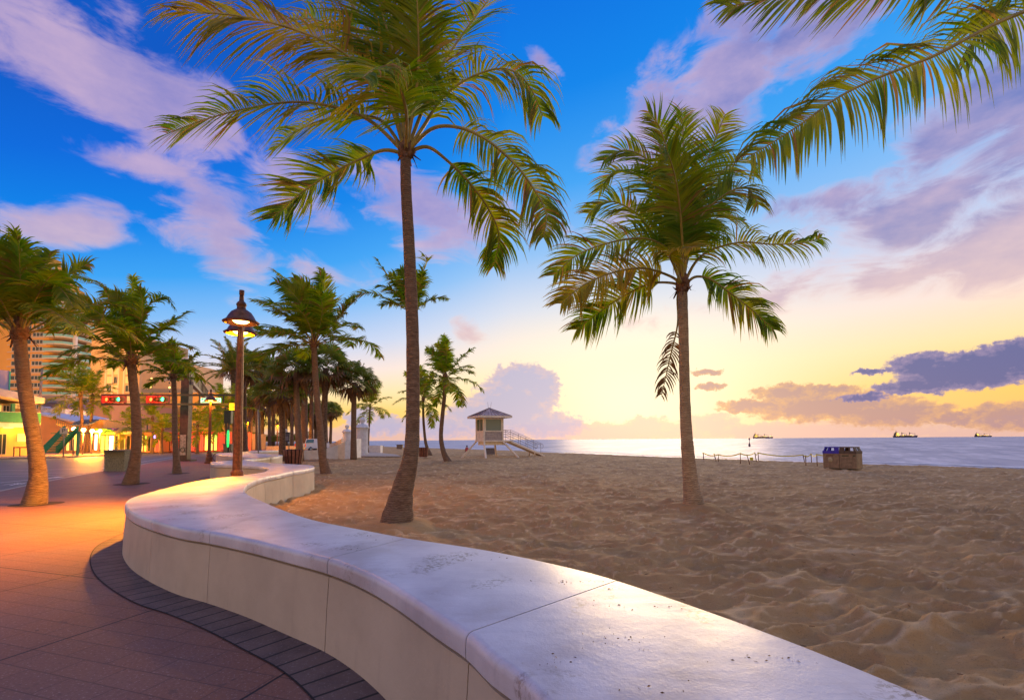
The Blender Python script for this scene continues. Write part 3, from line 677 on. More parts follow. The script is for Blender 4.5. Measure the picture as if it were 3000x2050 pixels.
coconut('windswept coconut palm rooted in sand right of the slatted bin', (958,1388), [(945,1340),(938,1260),(930,1180),(924,1100),(920,1012)], .155, 3.5, 22, 9, (-.42,0,.02), nl=60, elmin=8,
   extra=[([(880,1000),(820,1020),(760,1040),(700,1060)],-.6),([(950,960),(990,930),(1020,890),(1040,880)],.4),([(900,930),(870,850),(800,790)],.4),([(880,960),(800,900),(740,880)],-.3),([(880,990),(810,960),(750,960)],.6),([(930,900),(950,830),(945,790)],.3)])
coconut('coconut palm hidden behind the tall palm trunk with only its fronds showing', (1192,1384), [(1197,1300),(1200,1150),(1205,1000),(1203,915)], .10, 2.3, 9, 11, (-.25,0,.02), nl=50, leaf=.75, elmin=20,
   extra=[([(1150,885),(1090,858),(1040,868),(1015,900)],0),([(1170,850),(1130,800),(1105,760)],.3),([(1225,830),(1250,770),(1235,740)],.2)])
coconut('coconut palm with kinked trunk on the sand left of the lifeguard tower', (1315,1351), [(1300,1325),(1292,1280),(1296,1220),(1302,1160),(1304,1108)], .16, 3.1, 20, 13, (-.12,0,0), nl=44, group='coconut palms near the lifeguard tower', elmin=-45)
coconut('shorter coconut palm behind the tall palm trunk, left of the kinked one', (1261,1331), [(1248,1300),(1242,1250),(1240,1210),(1240,1170)], .15, 3.6, 18, 15, (-.12,0,0), nl=40, group='coconut palms near the lifeguard tower', elmin=-45)
coconut('small far coconut palm behind the fan palm by the white gateway', (1079,1330), [(1079,1290),(1082,1240),(1084,1192)], .13, 3.6, 14, 17, (-.1,0,0), nl=30, d=66, sub=False, elmin=-40)
coconut('coconut palm with thin trunk before the low building with the blue glass awning', (240,1327), [(241,1290),(240,1230),(236,1160)], .22, 5.4, 18, 19, (-.15,0,0), nl=34, d=73, group='coconut palms across the road', sub=False, elmin=-40)
coconut('leaning coconut palm just right of its twin across the road', (255,1325), [(258,1280),(268,1220),(271,1165)], .20, 4.2, 14, 23, (-.15,0,0), nl=30, d=75, group='coconut palms across the road', sub=False, elmin=-40)
for i, (lb, bx, by, tx, ty, dd, LL) in enumerate([
   ('bushy coconut palm in front of the arched pink building', 447, 1312, 447, 1228, 75, 4.0),
   ('small coconut palm with lit trunk before the shop with the blue neon sign', 474, 1306, 476, 1262, 72, 3.0),
   ('coconut palm before the orange building, right of the gantry post', 578, 1318, 579, 1246, 70, 4.2),
   ('coconut palm behind the green traffic light near the yellow sign', 664, 1318, 659, 1206, 58, 3.6),
   ('low coconut palm in front of the far red shopfront', 615, 1312, 617, 1258, 90, 4.0),
   ('low coconut palm behind the trunk of the reddened palm', 395, 1305, 392, 1262, 75, 3.8),
   ('far coconut palm between the lamp posts beside the orange building', 640, 1315, 640, 1245, 95, 4.2)]):
    coconut(lb, (bx, by), [(bx, (by+ty)/2), (tx, ty)], .16, LL, 15, 31+i, (-.12,0,0), nl=26, d=dd, group='coconut palms across the road', sub=False, elmin=-45)

def fan_palm(label, base_px, top_px, rc, rt, seed, d=None, n=46, skirt=True, name='fan_palm', tm=None, group='fan palms in the grove'):
    rnd = random.Random(seed)
    if d is None: b0 = G(*base_px); d = b0.y
    else: b0 = D(*base_px, d); b0.z = 0
    root = thing(name, label, 'palm tree', b0, 0, group); top = D(*top_px, d)
    trunk_obj(root, [Vector((b0.x,b0.y,-.1)), (b0+top)/2+Vector((rnd.uniform(-.1,.1),0,0)), top], [rt*1.3, rt, rt*.95, rt*.9], tm or M_boots, b0, n=10, rnd=rnd)
    mb = MB()
    for k in range(n):
        u = (k+.5)/n; z = 1-1.45*u; phi = k*2.39996+rnd.uniform(-.2,.2); h = math.sqrt(max(0, 1-min(1, z*z)))
        d0 = Vector((math.cos(phi)*h, math.sin(phi)*h, z)).normalized(); s = top+d0*rt; Lp = rc*rnd.uniform(.45,.72)
        e = s+d0*Lp+Vector((0,0,-.08*Lp)); mb.tube([s, e], [.022,.012], 3, 1)
        side = d0.cross(Vector((0,0,1))); side = side.normalized() if side.length > .1 else Vector((1,0,0)); up = side.cross(d0)
        tw = rnd.uniform(-.7,.7); side = (side*math.cos(tw)+up*math.sin(tw)).normalized()
        nb = 16; Lb = rc*rnd.uniform(.42,.58); mi = 0 if (z > -.25 or not skirt) else 2
        for j in range(nb):
            a = R(-115+230*j/(nb-1)); dd = (d0*math.cos(a)+side*math.sin(a)).normalized()
            w = (side*math.cos(a)-d0*math.sin(a))*Lb*.07; m1 = e+dd*Lb*.6; t = e+dd*Lb*rnd.uniform(.85,1.05)+Vector((0,0,-Lb*rnd.uniform(.15,.5)))
            mb.add([e, m1-w, t, m1+w], [(0,1,2,3)], mi)
    if skirt:
        for k in range(26):
            a = rnd.uniform(0,6.28); dd = Vector((math.cos(a), math.sin(a), 0)); s = top+dd*rt*.9+Vector((0,0,-rnd.uniform(0,.35)*rc)); w = Vector((-dd.y,dd.x,0))*rc*.09
            m1 = s+dd*rc*rnd.uniform(.2,.5)+Vector((0,0,-rc*.25)); t = m1+dd*rc*.1+Vector((0,0,-rc*rnd.uniform(.25,.6))); mb.add([s, m1-w, t, m1+w], [(0,1,2,3)], 2)
    mb.build('crown', [M_leaf2, M_rachis, M_dead], root, b0); return root
fan_palm('fan palm with straight trunk in front of the white gateway pillars', (1036,1343), (1038,1120), 2.05, .24, 41, tm=M_bark)
for i, (lb, bx, by, tx, ty, rc, rt) in enumerate([
   ('fan palm behind the curved coconut palm trunk, with a wide green crown', 945, 1346, 955, 1078, 2.3, .26),
   ('fan palm with pale leaning trunk right behind the slatted bin', 880, 1348, 866, 1085, 2.1, .26),
   ('fan palm with dark trunk left of the slatted bin', 826, 1347, 822, 1150, 2.1, .25),
   ('fan palm with grey trunk left of the map board, nearest the lamp post', 757, 1326, 752, 1085, 3.1, .34),
   ('tall fan palm with dark brown skirt over the parked pickup', 911, 1315, 912, 1118, 3.2, .42),
   ('thick fan palm trunk with rough boots beside the pickup', 893, 1317, 893, 1130, 3.0, .60),
   ('fan palm behind the map board', 855, 1312, 853, 1130, 3.4, .38),
   ('fan palm behind the lamp post with a dark shaggy crown', 790, 1312, 790, 1105, 3.6, .36),
   ('fan palm rising right behind the fluted lamp post', 716, 1325, 714, 1075, 3.0, .36),
   ('fan palm deep in the grove left of the map board', 800, 1306, 802, 1160, 4.5, .45),
   ('far fan palm right of the lamp post in the grove', 735, 1306, 737, 1165, 4.2, .45),
   ('small far fan palm at the seaward edge of the grove', 957, 1304, 955, 1200, 2.8, .38),
   ('small far fan palm right of its neighbour at the seaward edge of the grove', 967, 1303, 970, 1205, 3.0, .38),
   ('distant fan palm behind the grove trunks near the pickup', 838, 1302, 836, 1185, 4.5, .5),
   ('distant fan palm at the street end of the grove', 768, 1302, 770, 1190, 4.8, .5),
   ('distant fan palm behind the second lamp post', 700, 1302, 702, 1205, 5.0, .5),
   ('distant fan palm behind the thick rough trunk', 875, 1301.5, 876, 1205, 4.8, .5),
   ('farthest fan palm beside the seaward trunks of the grove', 925, 1301.5, 926, 1215, 4.6, .5)]):
    fan_palm(lb, (bx, by), (tx, ty), rc, rt, 50+i, d=(None if by > 1309 else 95+i*3), n=44 if by > 1309 else 34, tm=(M_bark if i in (1,3,12,11) else None))
# date palms: stiff feathery fronds
def date_palm(label, base_px, top_px, L, rt, seed, d=None, wind=(-.12,0,0)):
    rnd = random.Random(seed)
    if d is None: b0 = G(*base_px); d = b0.y
    else: b0 = D(*base_px, d); b0.z = 0
    root = thing('date_palm', label, 'palm tree', b0, 0, 'date palms in the grove'); top = D(*top_px, d)
    trunk_obj(root, [Vector((b0.x,b0.y,-.1)), (b0+top)/2, top], [rt*1.25, rt, rt, rt*1.1], M_boots, b0, n=12, rnd=rnd)
    c = husk_mesh(root, top, rt*.9, b0, rnd)
    for k in range(30):
        u = (k+.5)/30; elv = R(82-100*u); pr = gen_rachis(top, k*2.39996, elv, L*rnd.uniform(.85,1.1), .45, wind); mb = MB()
        frond(mb, pr, L*.13, 44, (0,0,1) if elv < R(60) else (0,-1,.4), (0,0,0), .1, .05+.0006*d, .03, .12, rnd, lift=.5); mb.build('frond', [M_leaf2, M_rachis], c, b0)
date_palm('feathery date palm spreading left over the gantry from behind the lamp post', (693,1330), (686,1085), 4.6, .40, 71)
date_palm('small feathery date palm behind the lamp post, trunk wrapped in old boots', (731,1318), (735,1190), 3.2, .40, 72)
# young background planting
# ------------------------------------------------------------------ road
def roadmat():
    m = bpy.data.materials.new('asphalt'); m.use_nodes = True; n = m.node_tree; b = n.nodes['Principled BSDF']
    t = n.nodes.new('ShaderNodeTexCoord'); O = t.outputs['Object']; f = noise(n, O, .4, 5); f2 = noise(n, O, 60, 3, .8)
    c = mixc(n, f.ss(.35,.65), (.08,.07,.06,1), (.12,.105,.09,1)); c = mixc(n, f2.ss(.6,.7)*.5, c, (.16,.15,.14,1))
    n.links.new(c, b.inputs['Base Color']); b.inputs['Roughness'].default_value = .5; b.inputs['Specular IOR Level'].default_value = .6; return m
kn = [p for p in kerb]
road_poly = [Vector((p.x, p.y, 0)) for p in kn]+[Vector((-20,-30,0)), Vector((-90,-30,0)), Vector((-75,45,0)), G(0,1342), G(150,1340), G(283,1334), G(420,1326), G(560,1318), G(640,1310), G(700,1304), G(760,1302), G(740,1307)]
sheet('road', road_poly, -.10, roadmat())
far_side = [Vector((-75,45,0)), G(0,1342), G(150,1340), G(283,1334), G(420,1326), G(560,1318), G(640,1310), G(700,1304), Vector((-150,420,0)), Vector((-500,420,0)), Vector((-400,30,0))]
sheet('far_pavement', far_side, .02, mat('far_paving', (.30,.22,.17), .8, .3, .6), skirt=.2)
# kerb strip
b = MB(); kk = [G(*p) for p in [(600,1334),(560,1339),(504,1344),(409,1362),(302,1380),(200,1398),(110,1416),(0,1439)]]+[Vector((-14,8,0))]
for i in range(len(kk)-1):
    p, q = kk[i], kk[i+1]; t = (q-p).normalized(); nn = Vector((t.y, -t.x, 0))*.15
    if nn.x > 0: nn = -nn
    b.add([p+Vector((0,0,.004)), q+Vector((0,0,.004)), q+nn+Vector((0,0,.004)), p+nn+Vector((0,0,.004))], [(0,1,2,3)]); b.add([p+nn+Vector((0,0,.004)), q+nn+Vector((0,0,.004)), q+nn-Vector((0,0,.12)), p+nn-Vector((0,0,.12))], [(0,1,2,3)])
tag(b.build('kerb', mat('kerb_concrete', (.42,.38,.33), .8, .2)), kind='structure')
M_paint = mat('road_paint', (.75,.72,.65), .6, .25, 5)
b = MB()
def stripe(p, q, w, z=-.094):
    p = G(*p, -.1); q = G(*q, -.1); t = (q-p).normalized(); nn = Vector((-t.y, t.x, 0))*w/2; up = Vector((0,0,z-(-.1)))
    b.add([p-nn+up, p+nn+up, q+nn+up, q-nn+up], [(0,1,2,3)])
for s_ in [((0,1378),(270,1373),.12),((0,1388),(250,1384),.12),((0,1395),(230,1389),.12),((0,1414),(150,1399),.12),((150,1400),(178,1396),.35),((120,1404),(150,1400),.12),((300,1371),(520,1336),.12),((0,1338),(0,1338.1),.1),((420,1336),(620,1320),.14),((0,1344),(280,1336),.14)]: stripe(*s_)
# bicycle lane symbol
for s_ in [((10,1420),(40,1416),.09),((40,1416),(55,1419),.09),((30,1422),(60,1414),.09),((50,1414),(70,1417),.09),((60,1418),(74,1414),.09)]: stripe(*s_)
tag(b.build('road_markings', M_paint), kind='structure')

# ------------------------------------------------------------------ lights and lamps
def point(name, loc, col, w, r=.1, parent=None, spot=None):
    l = bpy.data.lights.new(name, 'SPOT' if spot else 'POINT'); l.energy = w; l.color = col; l.shadow_soft_size = r
    if spot: l.spot_size = R(spot); l.spot_blend = .6
    o = bpy.data.objects.new(name, l); COL.objects.link(o); o.location = loc
    if parent: o.parent = parent
    return o
M_iron = mat('lamp_iron', (.15,.055,.025), .45, .4, 12, .2, 30, metal=.3)
M_lens = mat('lamp_lens', (1,.7,.4), .4, emit=(1,.52,.12), es=22)
ORANGE = (1.0, .36, .004)
def lamp_post(label, loc, ht, arm, arm_dir, power, lit=True, sc=1.0, aim=None):
    root = thing('street_lamp', label, 'street lamp', loc, 0, 'bell-headed street lamps')
    b = MB(); b.lathe([(.30,0),(.30,.12),(.24,.16),(.22,.45),(.17,.55),(.19,.60),(.19,.66),(.14,.72),(.155,.76),(.155,.80),(.115,.86)], (0,0,0), 12, smooth=False); b.build('base', M_iron, root)
    b = MB(); b.lathe([(.115,.86),(.075,ht-.1),(.09,ht-.08),(.09,ht),(.0,ht+.02)], (0,0,0), 24, smooth=False, flute=.09); b.build('pole', M_iron, root)
    ad = Vector(arm_dir).normalized()
    for s in (-1, 1):
        c = ad*arm*s+Vector((0,0,ht-.18))
        h = MB(); h.lathe([(.36,0),(.42,.02),(.43,.04),(.34,.10),(.29,.20),(.23,.29),(.13,.36),(.105,.37),(.105,.46),(.12,.47),(.12,.50),(.085,.56),(.06,.57),(.055,.62),(.05,.74),(.06,.75),(.06,.86),(.0,.87)], c, 20)
        h.lathe([(.36,.0),(.33,.10),(.28,.19),(.2,.25),(.01,.28)], c, 20)
        hd = h.build('lamp_head', M_iron, root)
        a = MB(); a.tube([Vector((0,0,ht-.1)), ad*arm*s*.5+Vector((0,0,ht+.25)), ad*arm*s+Vector((0,0,ht+.30))], .03, 6); a.build('arm', M_iron, root)
        q = MB(); q.lathe([(.01,.01),(.14,.02),(.19,.06),(.15,.10),(.01,.12)], c, 14); q.build('bulb', M_lens if lit else mat('lamp_off', (.4,.35,.25), .4), hd)
        if lit and aim and s < 0:
            l = point('lamp_light', c+Vector((0,0,-.02)), ORANGE, aim[1], .12, root, spot=112); l.data.spot_blend = 1.0
            l.rotation_euler = (Vector(loc)+c-Vector(aim[0])).to_track_quat('Z', 'Y').to_euler()
        elif lit: point('lamp_light', c+Vector((0,0,-.06)), ORANGE, power, .12, root)
    return root
lp = D(697,1300,12.8); lp.z = 0; v = ray(700,940)
lamp1 = lamp_post('fluted street lamp with two glowing bell heads rising behind the curving wall', lp, 4.78, .70, (v.x, v.y, 0), 750, aim=((-10.4, 8.6, 0), 15000))
l2 = G(612,1357); lamp2 = lamp_post('smaller-looking street lamp standing on the pavement before the lit street sign', l2, 4.78, .40, (ray(612,1200).x, ray(612,1200).y, 0), 260)
for px_, d_, lb_ in ((724, 76, 'small distant street lamp between the grove trunks right of the fluted lamp post'), (812, 92, 'tiny distant street lamp deep in the palm grove near the map board')):
    q_ = D(px_, 1300, d_); q_.z = 0; lamp_post(lb_, q_, 4.78, .40, (q_.x, q_.y, 0), 1500)

# ------------------------------------------------------------------ traffic gantry, signals, signs
M_steel = mat('brown_steel', (.10,.07,.05), .5, .3, 3, metal=.3)
M_dark = mat('dark_green_metal', (.045,.05,.035), .5, .2)
gb = G(541,1350); dG = gb.y
gp = thing('sign_gantry', 'tall brown steel post carrying a truss sign box out over the road', 'gantry', gb, 0)
zt = D(550,1053,dG).z
b = MB(); b.box(-.34,.34,-.25,.25,0,zt); b.build('post', M_steel, gp)
b = MB(); b.box(-.55,.75,-.4,.4,0,.14); b.build('base', M_steel, gp)
b = MB(); b.box(-.24,.24,-.29,-.254,.5,2.2); b.build('cabinet', mat('galv', (.45,.40,.33), .45, .4, 6, metal=.4), gp)
b = MB(); b.lathe([(.16,0),(.20,0),(.20,.03),(.16,.03)], (0,0,0), 18); 
for i in range(len(b.v)): x, y, z = b.v[i]; b.v[i] = (x, -.30-z, y+.95)
b.build('roundel', M_dark, gp)
a0 = D(560,1090,dG)-gb; dT = 60
def boxbeam(name, p, q, w, h, m, parent):
    p, q = Vector(p), Vector(q); t = (q-p).normalized(); s = t.cross(Vector((0,0,1))).normalized()*w/2; u = Vector((0,0,h/2)); b = MB()
    vs = [p-s-u, p+s-u, p+s+u, p-s+u, q-s-u, q+s-u, q+s+u, q-s+u]; b.add(vs, [(0,3,2,1),(4,5,6,7),(0,1,5,4),(1,2,6,5),(2,3,7,6),(3,0,4,7)]); return b.build(name, m, parent)
tA, tB = D(560,1078,dG)-gb, D(607,1146,72)-gb
bA, bB = D(560,1122,dG)-gb, D(607,1171,72)-gb
boxbeam('top_chord', tA, tB, .35, .16, mat('light_steel', (.30,.27,.24), .5, .2, metal=.3), gp); boxbeam('bottom_chord', bA, bB, .35, .25, MATS['light_steel'], gp)
for k in range(5):
    u = k/4; p = tA.lerp(tB, u); q = bA.lerp(bB, u); m = MB(); m.tube([p, q], .06, 4); m.build('upright', MATS['light_steel'], gp)
for k in range(4):
    p0, p1, q1, q0 = (tA.lerp(tB, (k+.05)/4), tA.lerp(tB, (k+.95)/4), bA.lerp(bB, (k+.95)/4), bA.lerp(bB, (k+.05)/4)); m = MB(); m.prism([p0, p1, q1, q0], (.08,.05,0)); m.build('sign_back', M_steel, gp)
# mast arm with signals
md = 38.0; mb_ = D(691,1330,md); mb_.z = 0
ma = thing('signal_mast', 'dark green signal mast with a twin-rail arm reaching left across the road', 'traffic signal', mb_, 0)
def L2(px, py, dd=md): return D(px, py, dd)-mb_
b = MB(); b.tube([Vector((0,0,0)), Vector((0,0,L2(691,1152).z))], [.17,.13], 10); b.build('mast', M_dark, ma)
boxbeam('upper_rail', L2(692,1157), L2(298,1157), .12, .16, M_dark, ma); boxbeam('lower_rail', L2(692,1184), L2(298,1184), .12, .16, M_dark, ma)
for x in (298,365,430,495,585,655): boxbeam('rail_tie', L2(x-1.4,1170), L2(x+1.4,1170), .1, .62, M_dark, ma)
M_red = mat('signal_red', (1,.1,.05), .4, emit=(1,.05,.008), es=12); M_grn = mat('signal_green', (.1,1,.5), .4, emit=(.02,1,.28), es=5); M_off = mat('signal_off', (.10,.07,.02), .4)
M_head = mat('signal_head', (.30,.05,.02), .6)
for (x0, x1, lb) in ((302,368,'horizontal traffic signal at the tip of the mast arm, red and green both lit'), (432,496,'horizontal traffic signal halfway along the mast arm, red and green both lit')):
    c0 = D((x0+x1)/2,1170,md-.3); h = thing('traffic_light', lb, 'traffic light', c0, 0, 'horizontal signal heads'); hw = (x1-x0)/2*md/F
    b = MB(); b.box(-hw,hw,-.12,.12,-.26,.26); b.build('housing', M_head, h)
    for k, (u, mm, nm) in enumerate(((-.42,M_red,'red_lens'),(.0,M_off,'amber_lens'),(.42,M_grn,'green_lens'))):
        q = MB(); q.lathe([(0.01,0.05),(.12,.03),(.165,0)], (0,0,0), 16); q.v = [(u*hw*1.25+x, -.125-z, y) for x, y, z in q.v]; q.build(nm, mm, h)
        q = MB(); q.lathe([(.185,0),(.185,.16)], (0,0,0), 16); q.v = [(u*hw*1.25+x, -.12-z, y) for x, y, z in q.v]; q.build('visor', M_head, h)
    point('red_light', (-.42*hw*1.25,-1.1,0), (1,.03,.02), 220, .15, h); point('green_light', (.42*hw*1.25,-1.1,0), (.05,1,.3), 30, .15, h)
sc_ = D(619,1172.5,md-.35); sg = thing('street_sign', 'glowing green street name sign on the mast arm behind the lamp head', 'street sign', sc_)
sw, shh = 29*md/F, 6.6*md/F
b = MB(); b.box(-sw,sw,-.04,.04,-shh,shh); b.build('board', mat('sign_green', (.02,.30,.10), .5, emit=(.01,.42,.10), es=1.0), sg)
b = MB()
for q in ((-sw,sw,-.055,-.045,shh-.02,shh),(-sw,sw,-.055,-.045,-shh,-shh+.02),(-sw,-sw+.02,-.055,-.045,-shh+.02,shh-.02),(sw-.02,sw,-.055,-.045,-shh+.02,shh-.02)): b.box(*q)
b.build('border', mat('sign_white', (.9,.95,.9), .5, emit=(.6,1,.75), es=2.2), sg)
text_mesh('lettering', 'LAS OLAS BLVD', .27, MATS['sign_white'], sg, Matrix.Translation((0,-.06,0)) @ Matrix.Rotation(R(90),4,'X') @ Matrix.Diagonal((.82,1,1,1)))
ys = D(681.5,1191,md-.3); yo = thing('yellow_sign', 'small square yellow notice clamped to the signal mast beside the lamp post', 'sign', ys)
b = MB(); b.box(-.26,.26,-.015,.015,-.28,.28); b.build('plate', mat('sign_yellow', (.85,.80,.06), .5), yo)
b = MB()
for k, (w0, w1) in enumerate(((-.05,.18),(-.12,.02),(-.16,.2),(-.1,.14))): b.box(w0,w1,-.02,-.016,.17-k*.11,.20-k*.11)
b.box(.06,.18,-.02,-.016,.06,.09); b.build('print', mat('print_black', (.03,.03,.02), .6), yo)
# green walk light
wl = D(668,1285,50); w_ = thing('walk_signal', 'tall narrow green signal lens beside the coconut palm near the yellow sign', 'traffic light', wl)
b = MB(); b.lathe([(.01,-.9),(.09,-.8),(.12,-.3),(.12,.5),(.08,.85),(.01,.9)], (0,0,0), 10); b.build('lens', mat('green_glow', (.05,.8,.2), .5, emit=(.02,.8,.15), es=1.2), w_)
b = MB(); b.box(-.35,.35,-.2,.2,1.6,2.9); b.tube([(0,.1,-1.5),(0,.1,2.9)], .08, 8); b.build('housing', M_dark, w_)

# thin grey pole right of the wall lobe
tp = G(757,1353); t_ = thing('thin_pole', 'thin grey metal post standing between the wall bends', 'post', tp)
b = MB(); b.tube([(0,0,0),(-.12,0,D(745,1200,tp.y).z)], .045, 8); b.build('shaft', mat('galv2', (.34,.32,.27), .5, .3, metal=.4), t_)

# concrete blocks
def block(label, base_px, w_px, top_py, group='concrete planter blocks'):
    b0 = G(*base_px); d = b0.y; w = w_px*d/F; h = D(base_px[0], top_py, d).z; o = thing('concrete_bin', label, 'concrete bin', b0, R(8), group)
    b = MB(); n = 4; pr = [(.50,0),(.50,.03),(.46,.06),(.50,.95),(.515,1.0)]
    vs = [(x*w*r*2, y*w*r*1.6, z*h) for r, z in pr for x, y in ((-.5,-.5),(.5,-.5),(.5,.5),(-.5,.5))]; vs = [(x, y+.4*w, z) for x, y, z in vs]
    b.add(vs, [(i*4+k, i*4+(k+1)%4, (i+1)*4+(k+1)%4, (i+1)*4+k) for i in range(len(pr)-1) for k in range(4)]+[(16,17,18,19)]); b.build('body', mat('aggregate', (.33,.29,.17), .9, .5, 30, .8, 50), o)
    b = MB(); b.box(-.5*w,.5*w,-.38*w,1.18*w,h+.002,h+.05); b.build('rim', mat('rim_conc', (.26,.21,.17), .8, .3), o)
block('speckled square concrete bin at the kerb between two palms', (333,1380), 55, 1320)
block('smaller concrete bin far off behind the bicycle', (665,1335), 22, 1301)

# slatted bins
M_slat = mat('bin_slat', (.24,.085,.05), .6, .35, 6)
def slat_bin(label, base_px, wpx, top_py, d=None):
    b0 = G(*base_px); d = b0.y; r = wpx*d/F/2; h = D(base_px[0], top_py, d).z; o = thing('slatted_bin', label, 'litter bin', b0, 0, 'brown slatted litter bins')
    n = 16
    for k in range(n):
        a = 2*math.pi*k/n; dr = Vector((math.cos(a), math.sin(a), 0)); s = Vector((-dr.y, dr.x, 0))*r*.145; b = MB()
        b.prism([dr*r*.80-s*.8+Vector((0,0,.04)), dr*r*.80+s*.8+Vector((0,0,.04)), dr*r*1.02+s+Vector((0,0,h)), dr*r*1.02-s+Vector((0,0,h))], dr*.025); b.build('slat', M_slat, o)
    b = MB(); b.lathe([(.01,.03),(r*.76,.03),(r*.97,h-.03),(r*.99,h+.02),(r*.9,h+.03),(r*.85,h-.1)], (0,0,0), 16); b.build('liner', mat('bin_liner', (.03,.02,.02), .7), o)
slat_bin('brown slatted bin on the sand behind the wall bend', (860,1361), 54, 1317)
slat_bin('smaller brown slatted bin right of the tall palm trunk', (1240,1339), 28, 1311)

# ------------------------------------------------------------------ gateway pillars and far walls
M_white = mat('white_stucco', (.78,.76,.76), .7, .12, 2, .2, 30)
def pillar(label, px, d, sc=1.0):
    c = D(px, 1300, d); c.z = 0; o = thing('gateway_pillar', label, 'pillar', c, 0, 'ball-topped gateway pillars'); r = .66
    b = MB(); b.lathe([(r*1.04,0),(r*1.04,.3),(r,.32),(r,2.85),(r*1.05,2.88),(r*1.05,3.0)], (0,0,0), 12, smooth=False); b.build('drum', M_white, o)
    b = MB(); b.lathe([(r*1.0,3.0),(r*1.2,3.02),(r*1.2,3.12),(r*1.08,3.15),(r*1.0,3.35),(r*.5,3.5),(.2,3.55),(.18,3.6)], (0,0,0), 20); b.build('cornice', M_white, o)
    b = MB(); b.lathe([(.01,3.55),(.2,3.62),(.32,3.8),(.36,3.95),(.3,4.12),(.15,4.22),(.01,4.25)], (0,0,0), 16); b.build('ball', M_white, o)
    return o
pillar('nearer white gateway pillar topped with a ball, right of the fan palm trunk', 1061, 55)
pillar('farther gateway pillar topped with a ball, left of the fan palm trunk', 1016, 80)
def rampwall(name, label, pts, thick, m, lit=None):
    o = thing(name, label, 'wall', (pts[0][0].x, pts[0][0].y, 0)); b = MB(); vs = []; fs = []
    og = Vector((pts[0][0].x, pts[0][0].y, 0))
    for (p, h) in pts: q = Vector((p.x, p.y, 0))-og; vs += [q-Vector((0,0,.2)), q+Vector((0,0,h)), q+Vector((0,thick,h)), q+Vector((0,thick,-.2))]
    n = len(pts)
    for i in range(n-1):
        for k in range(4): fs.append((i*4+k, i*4+(k+1)%4, (i+1)*4+(k+1)%4, (i+1)*4+k))
    fs += [(0,1,2,3), (n*4-1,n*4-2,n*4-3,n*4-4)]; b.add(vs, fs); b.build('wall_body', m, o); return o
rampwall('ramped_wall', 'white beach wall sweeping up to the gateway pillars', [(G(845,1345),.72),(G(885,1344),.74),(G(930,1343),.78),(G(965,1342),.95),(G(990,1341),1.25),(G(1010,1341),1.55),(G(1032,1340),1.75),(G(1044,1339),1.8)], 1.5, M_white)
rampwall('ramped_wall', 'low orange-lit wall sweeping up beside the farther pillar', [(G(780,1319),.75),(G(890,1318),.75),(G(940,1317),.8),(G(965,1316.5),1.0),(G(985,1316),1.5),(G(1000,1316),2.0)], .8, mat('warm_stucco', (.70,.52,.38), .7, .15))
c = G(1098,1325); o = thing('low_block_wall', 'short white wall stub right of the nearer gateway pillar', 'wall', c); b = MB(); b.box(-1.0,.75,0,1.2,-.1,.95); b.build('wall_body', M_white, o)
sheet('plinth_path', [G(1045,1336), G(1175,1337), G(1160,1331), G(1100,1325), G(1040,1328)], .03, mat('slab', (.45,.38,.32), .8, .2), skirt=.1)

# signboard / map board
c = G(838,1340); c = D(838,1330,62); c.z = 0; o = thing('map_board', 'dark notice board with a pale crest on top, left of the pickup', 'notice board', c)
b = MB(); b.box(-.45,.45,-.05,.05,1.5,2.75); b.build('panel', mat('board_dark', (.05,.045,.06), .5), o)
b = MB(); b.box(-.42,-.32,-.04,.04,0,1.5); b.build('post', M_dark, o); b = MB(); b.box(.32,.42,-.04,.04,0,1.5); b.build('post', M_dark, o)
b = MB(); b.lathe([(.01,0),(.2,0),(.17,.02),(.01,.03)], (0,0,0), 14); b.v = [(x-.05, -.055-z, y*1.15+2.95) for x, y, z in b.v]; b.build('crest', mat('crest_white', (.75,.7,.7), .6), o)
b = MB(); b.box(-.38,.38,-.062,-.055,2.4,2.5); b.box(-.3,.3,-.062,-.055,1.7,2.25); b.build('notice', mat('notice', (.22,.2,.24), .6, .5, 20), o)

# pickup
pc = G(880,1323.5); tr = thing('pickup_truck', 'white pickup truck parked among the palm trunks, seen from behind', 'pickup truck', pc, R(-16))
M_tw = mat('truck_white', (.72,.70,.74), .3, coat=.5); M_tire = mat('tyre', (.02,.02,.02), .9); M_glass = mat('truck_glass', (.05,.16,.20), .1, spec=.8)
b = MB()
b.prism([(-.98,0,.48),(.98,0,.48),(1.0,0,.75),(.98,0,1.28),(-.98,0,1.28),(-1.0,0,.75)], (0,5.4,0)); b.build('body', M_tw, tr)
b = MB(); b.prism([(0,2.0,1.28),(0,4.2,1.28),(0,3.75,1.92),(0,2.25,1.95)], (1.7,0,0)); b.v = [(x-.85, y, z) for x, y, z in b.v]; b.build('cab', M_tw, tr)
b = MB(); b.prism([(-.70,1.99,1.34),(.70,1.99,1.34),(.62,2.20,1.86),(-.62,2.20,1.86)], (0,-.03,0)); b.build('rear_window', M_glass, tr)
b = MB(); b.box(-.80,.80,-.03,-.002,.72,1.24); b.build('tailgate', M_tw, tr); b = MB(); b.box(-1.0,1.0,-.16,-.035,.44,.62); b.build('bumper', mat('chrome', (.4,.4,.42), .3, metal=.8), tr)
for s in (-1, 1):
    b = MB(); b.box(s*.99-.12 if s > 0 else -.99, s*.99 if s > 0 else -.87, -.035,-.003,.80,1.20); b.build('tail_light', mat('tail_red', (.5,.02,.01), .3, emit=(1,.05,.02), es=.6), tr)
    for y in (1.0, 4.4):
        b = MB(); b.tube([(s*.82,y,.38),(s*1.03,y,.38)], .38, 16); w = b.build('wheel', M_tire, tr); b = MB(); b.tube([(s*1.0,y,.38),(s*1.035,y,.38)], .2, 12); b.build('rim', MATS['chrome'], w)
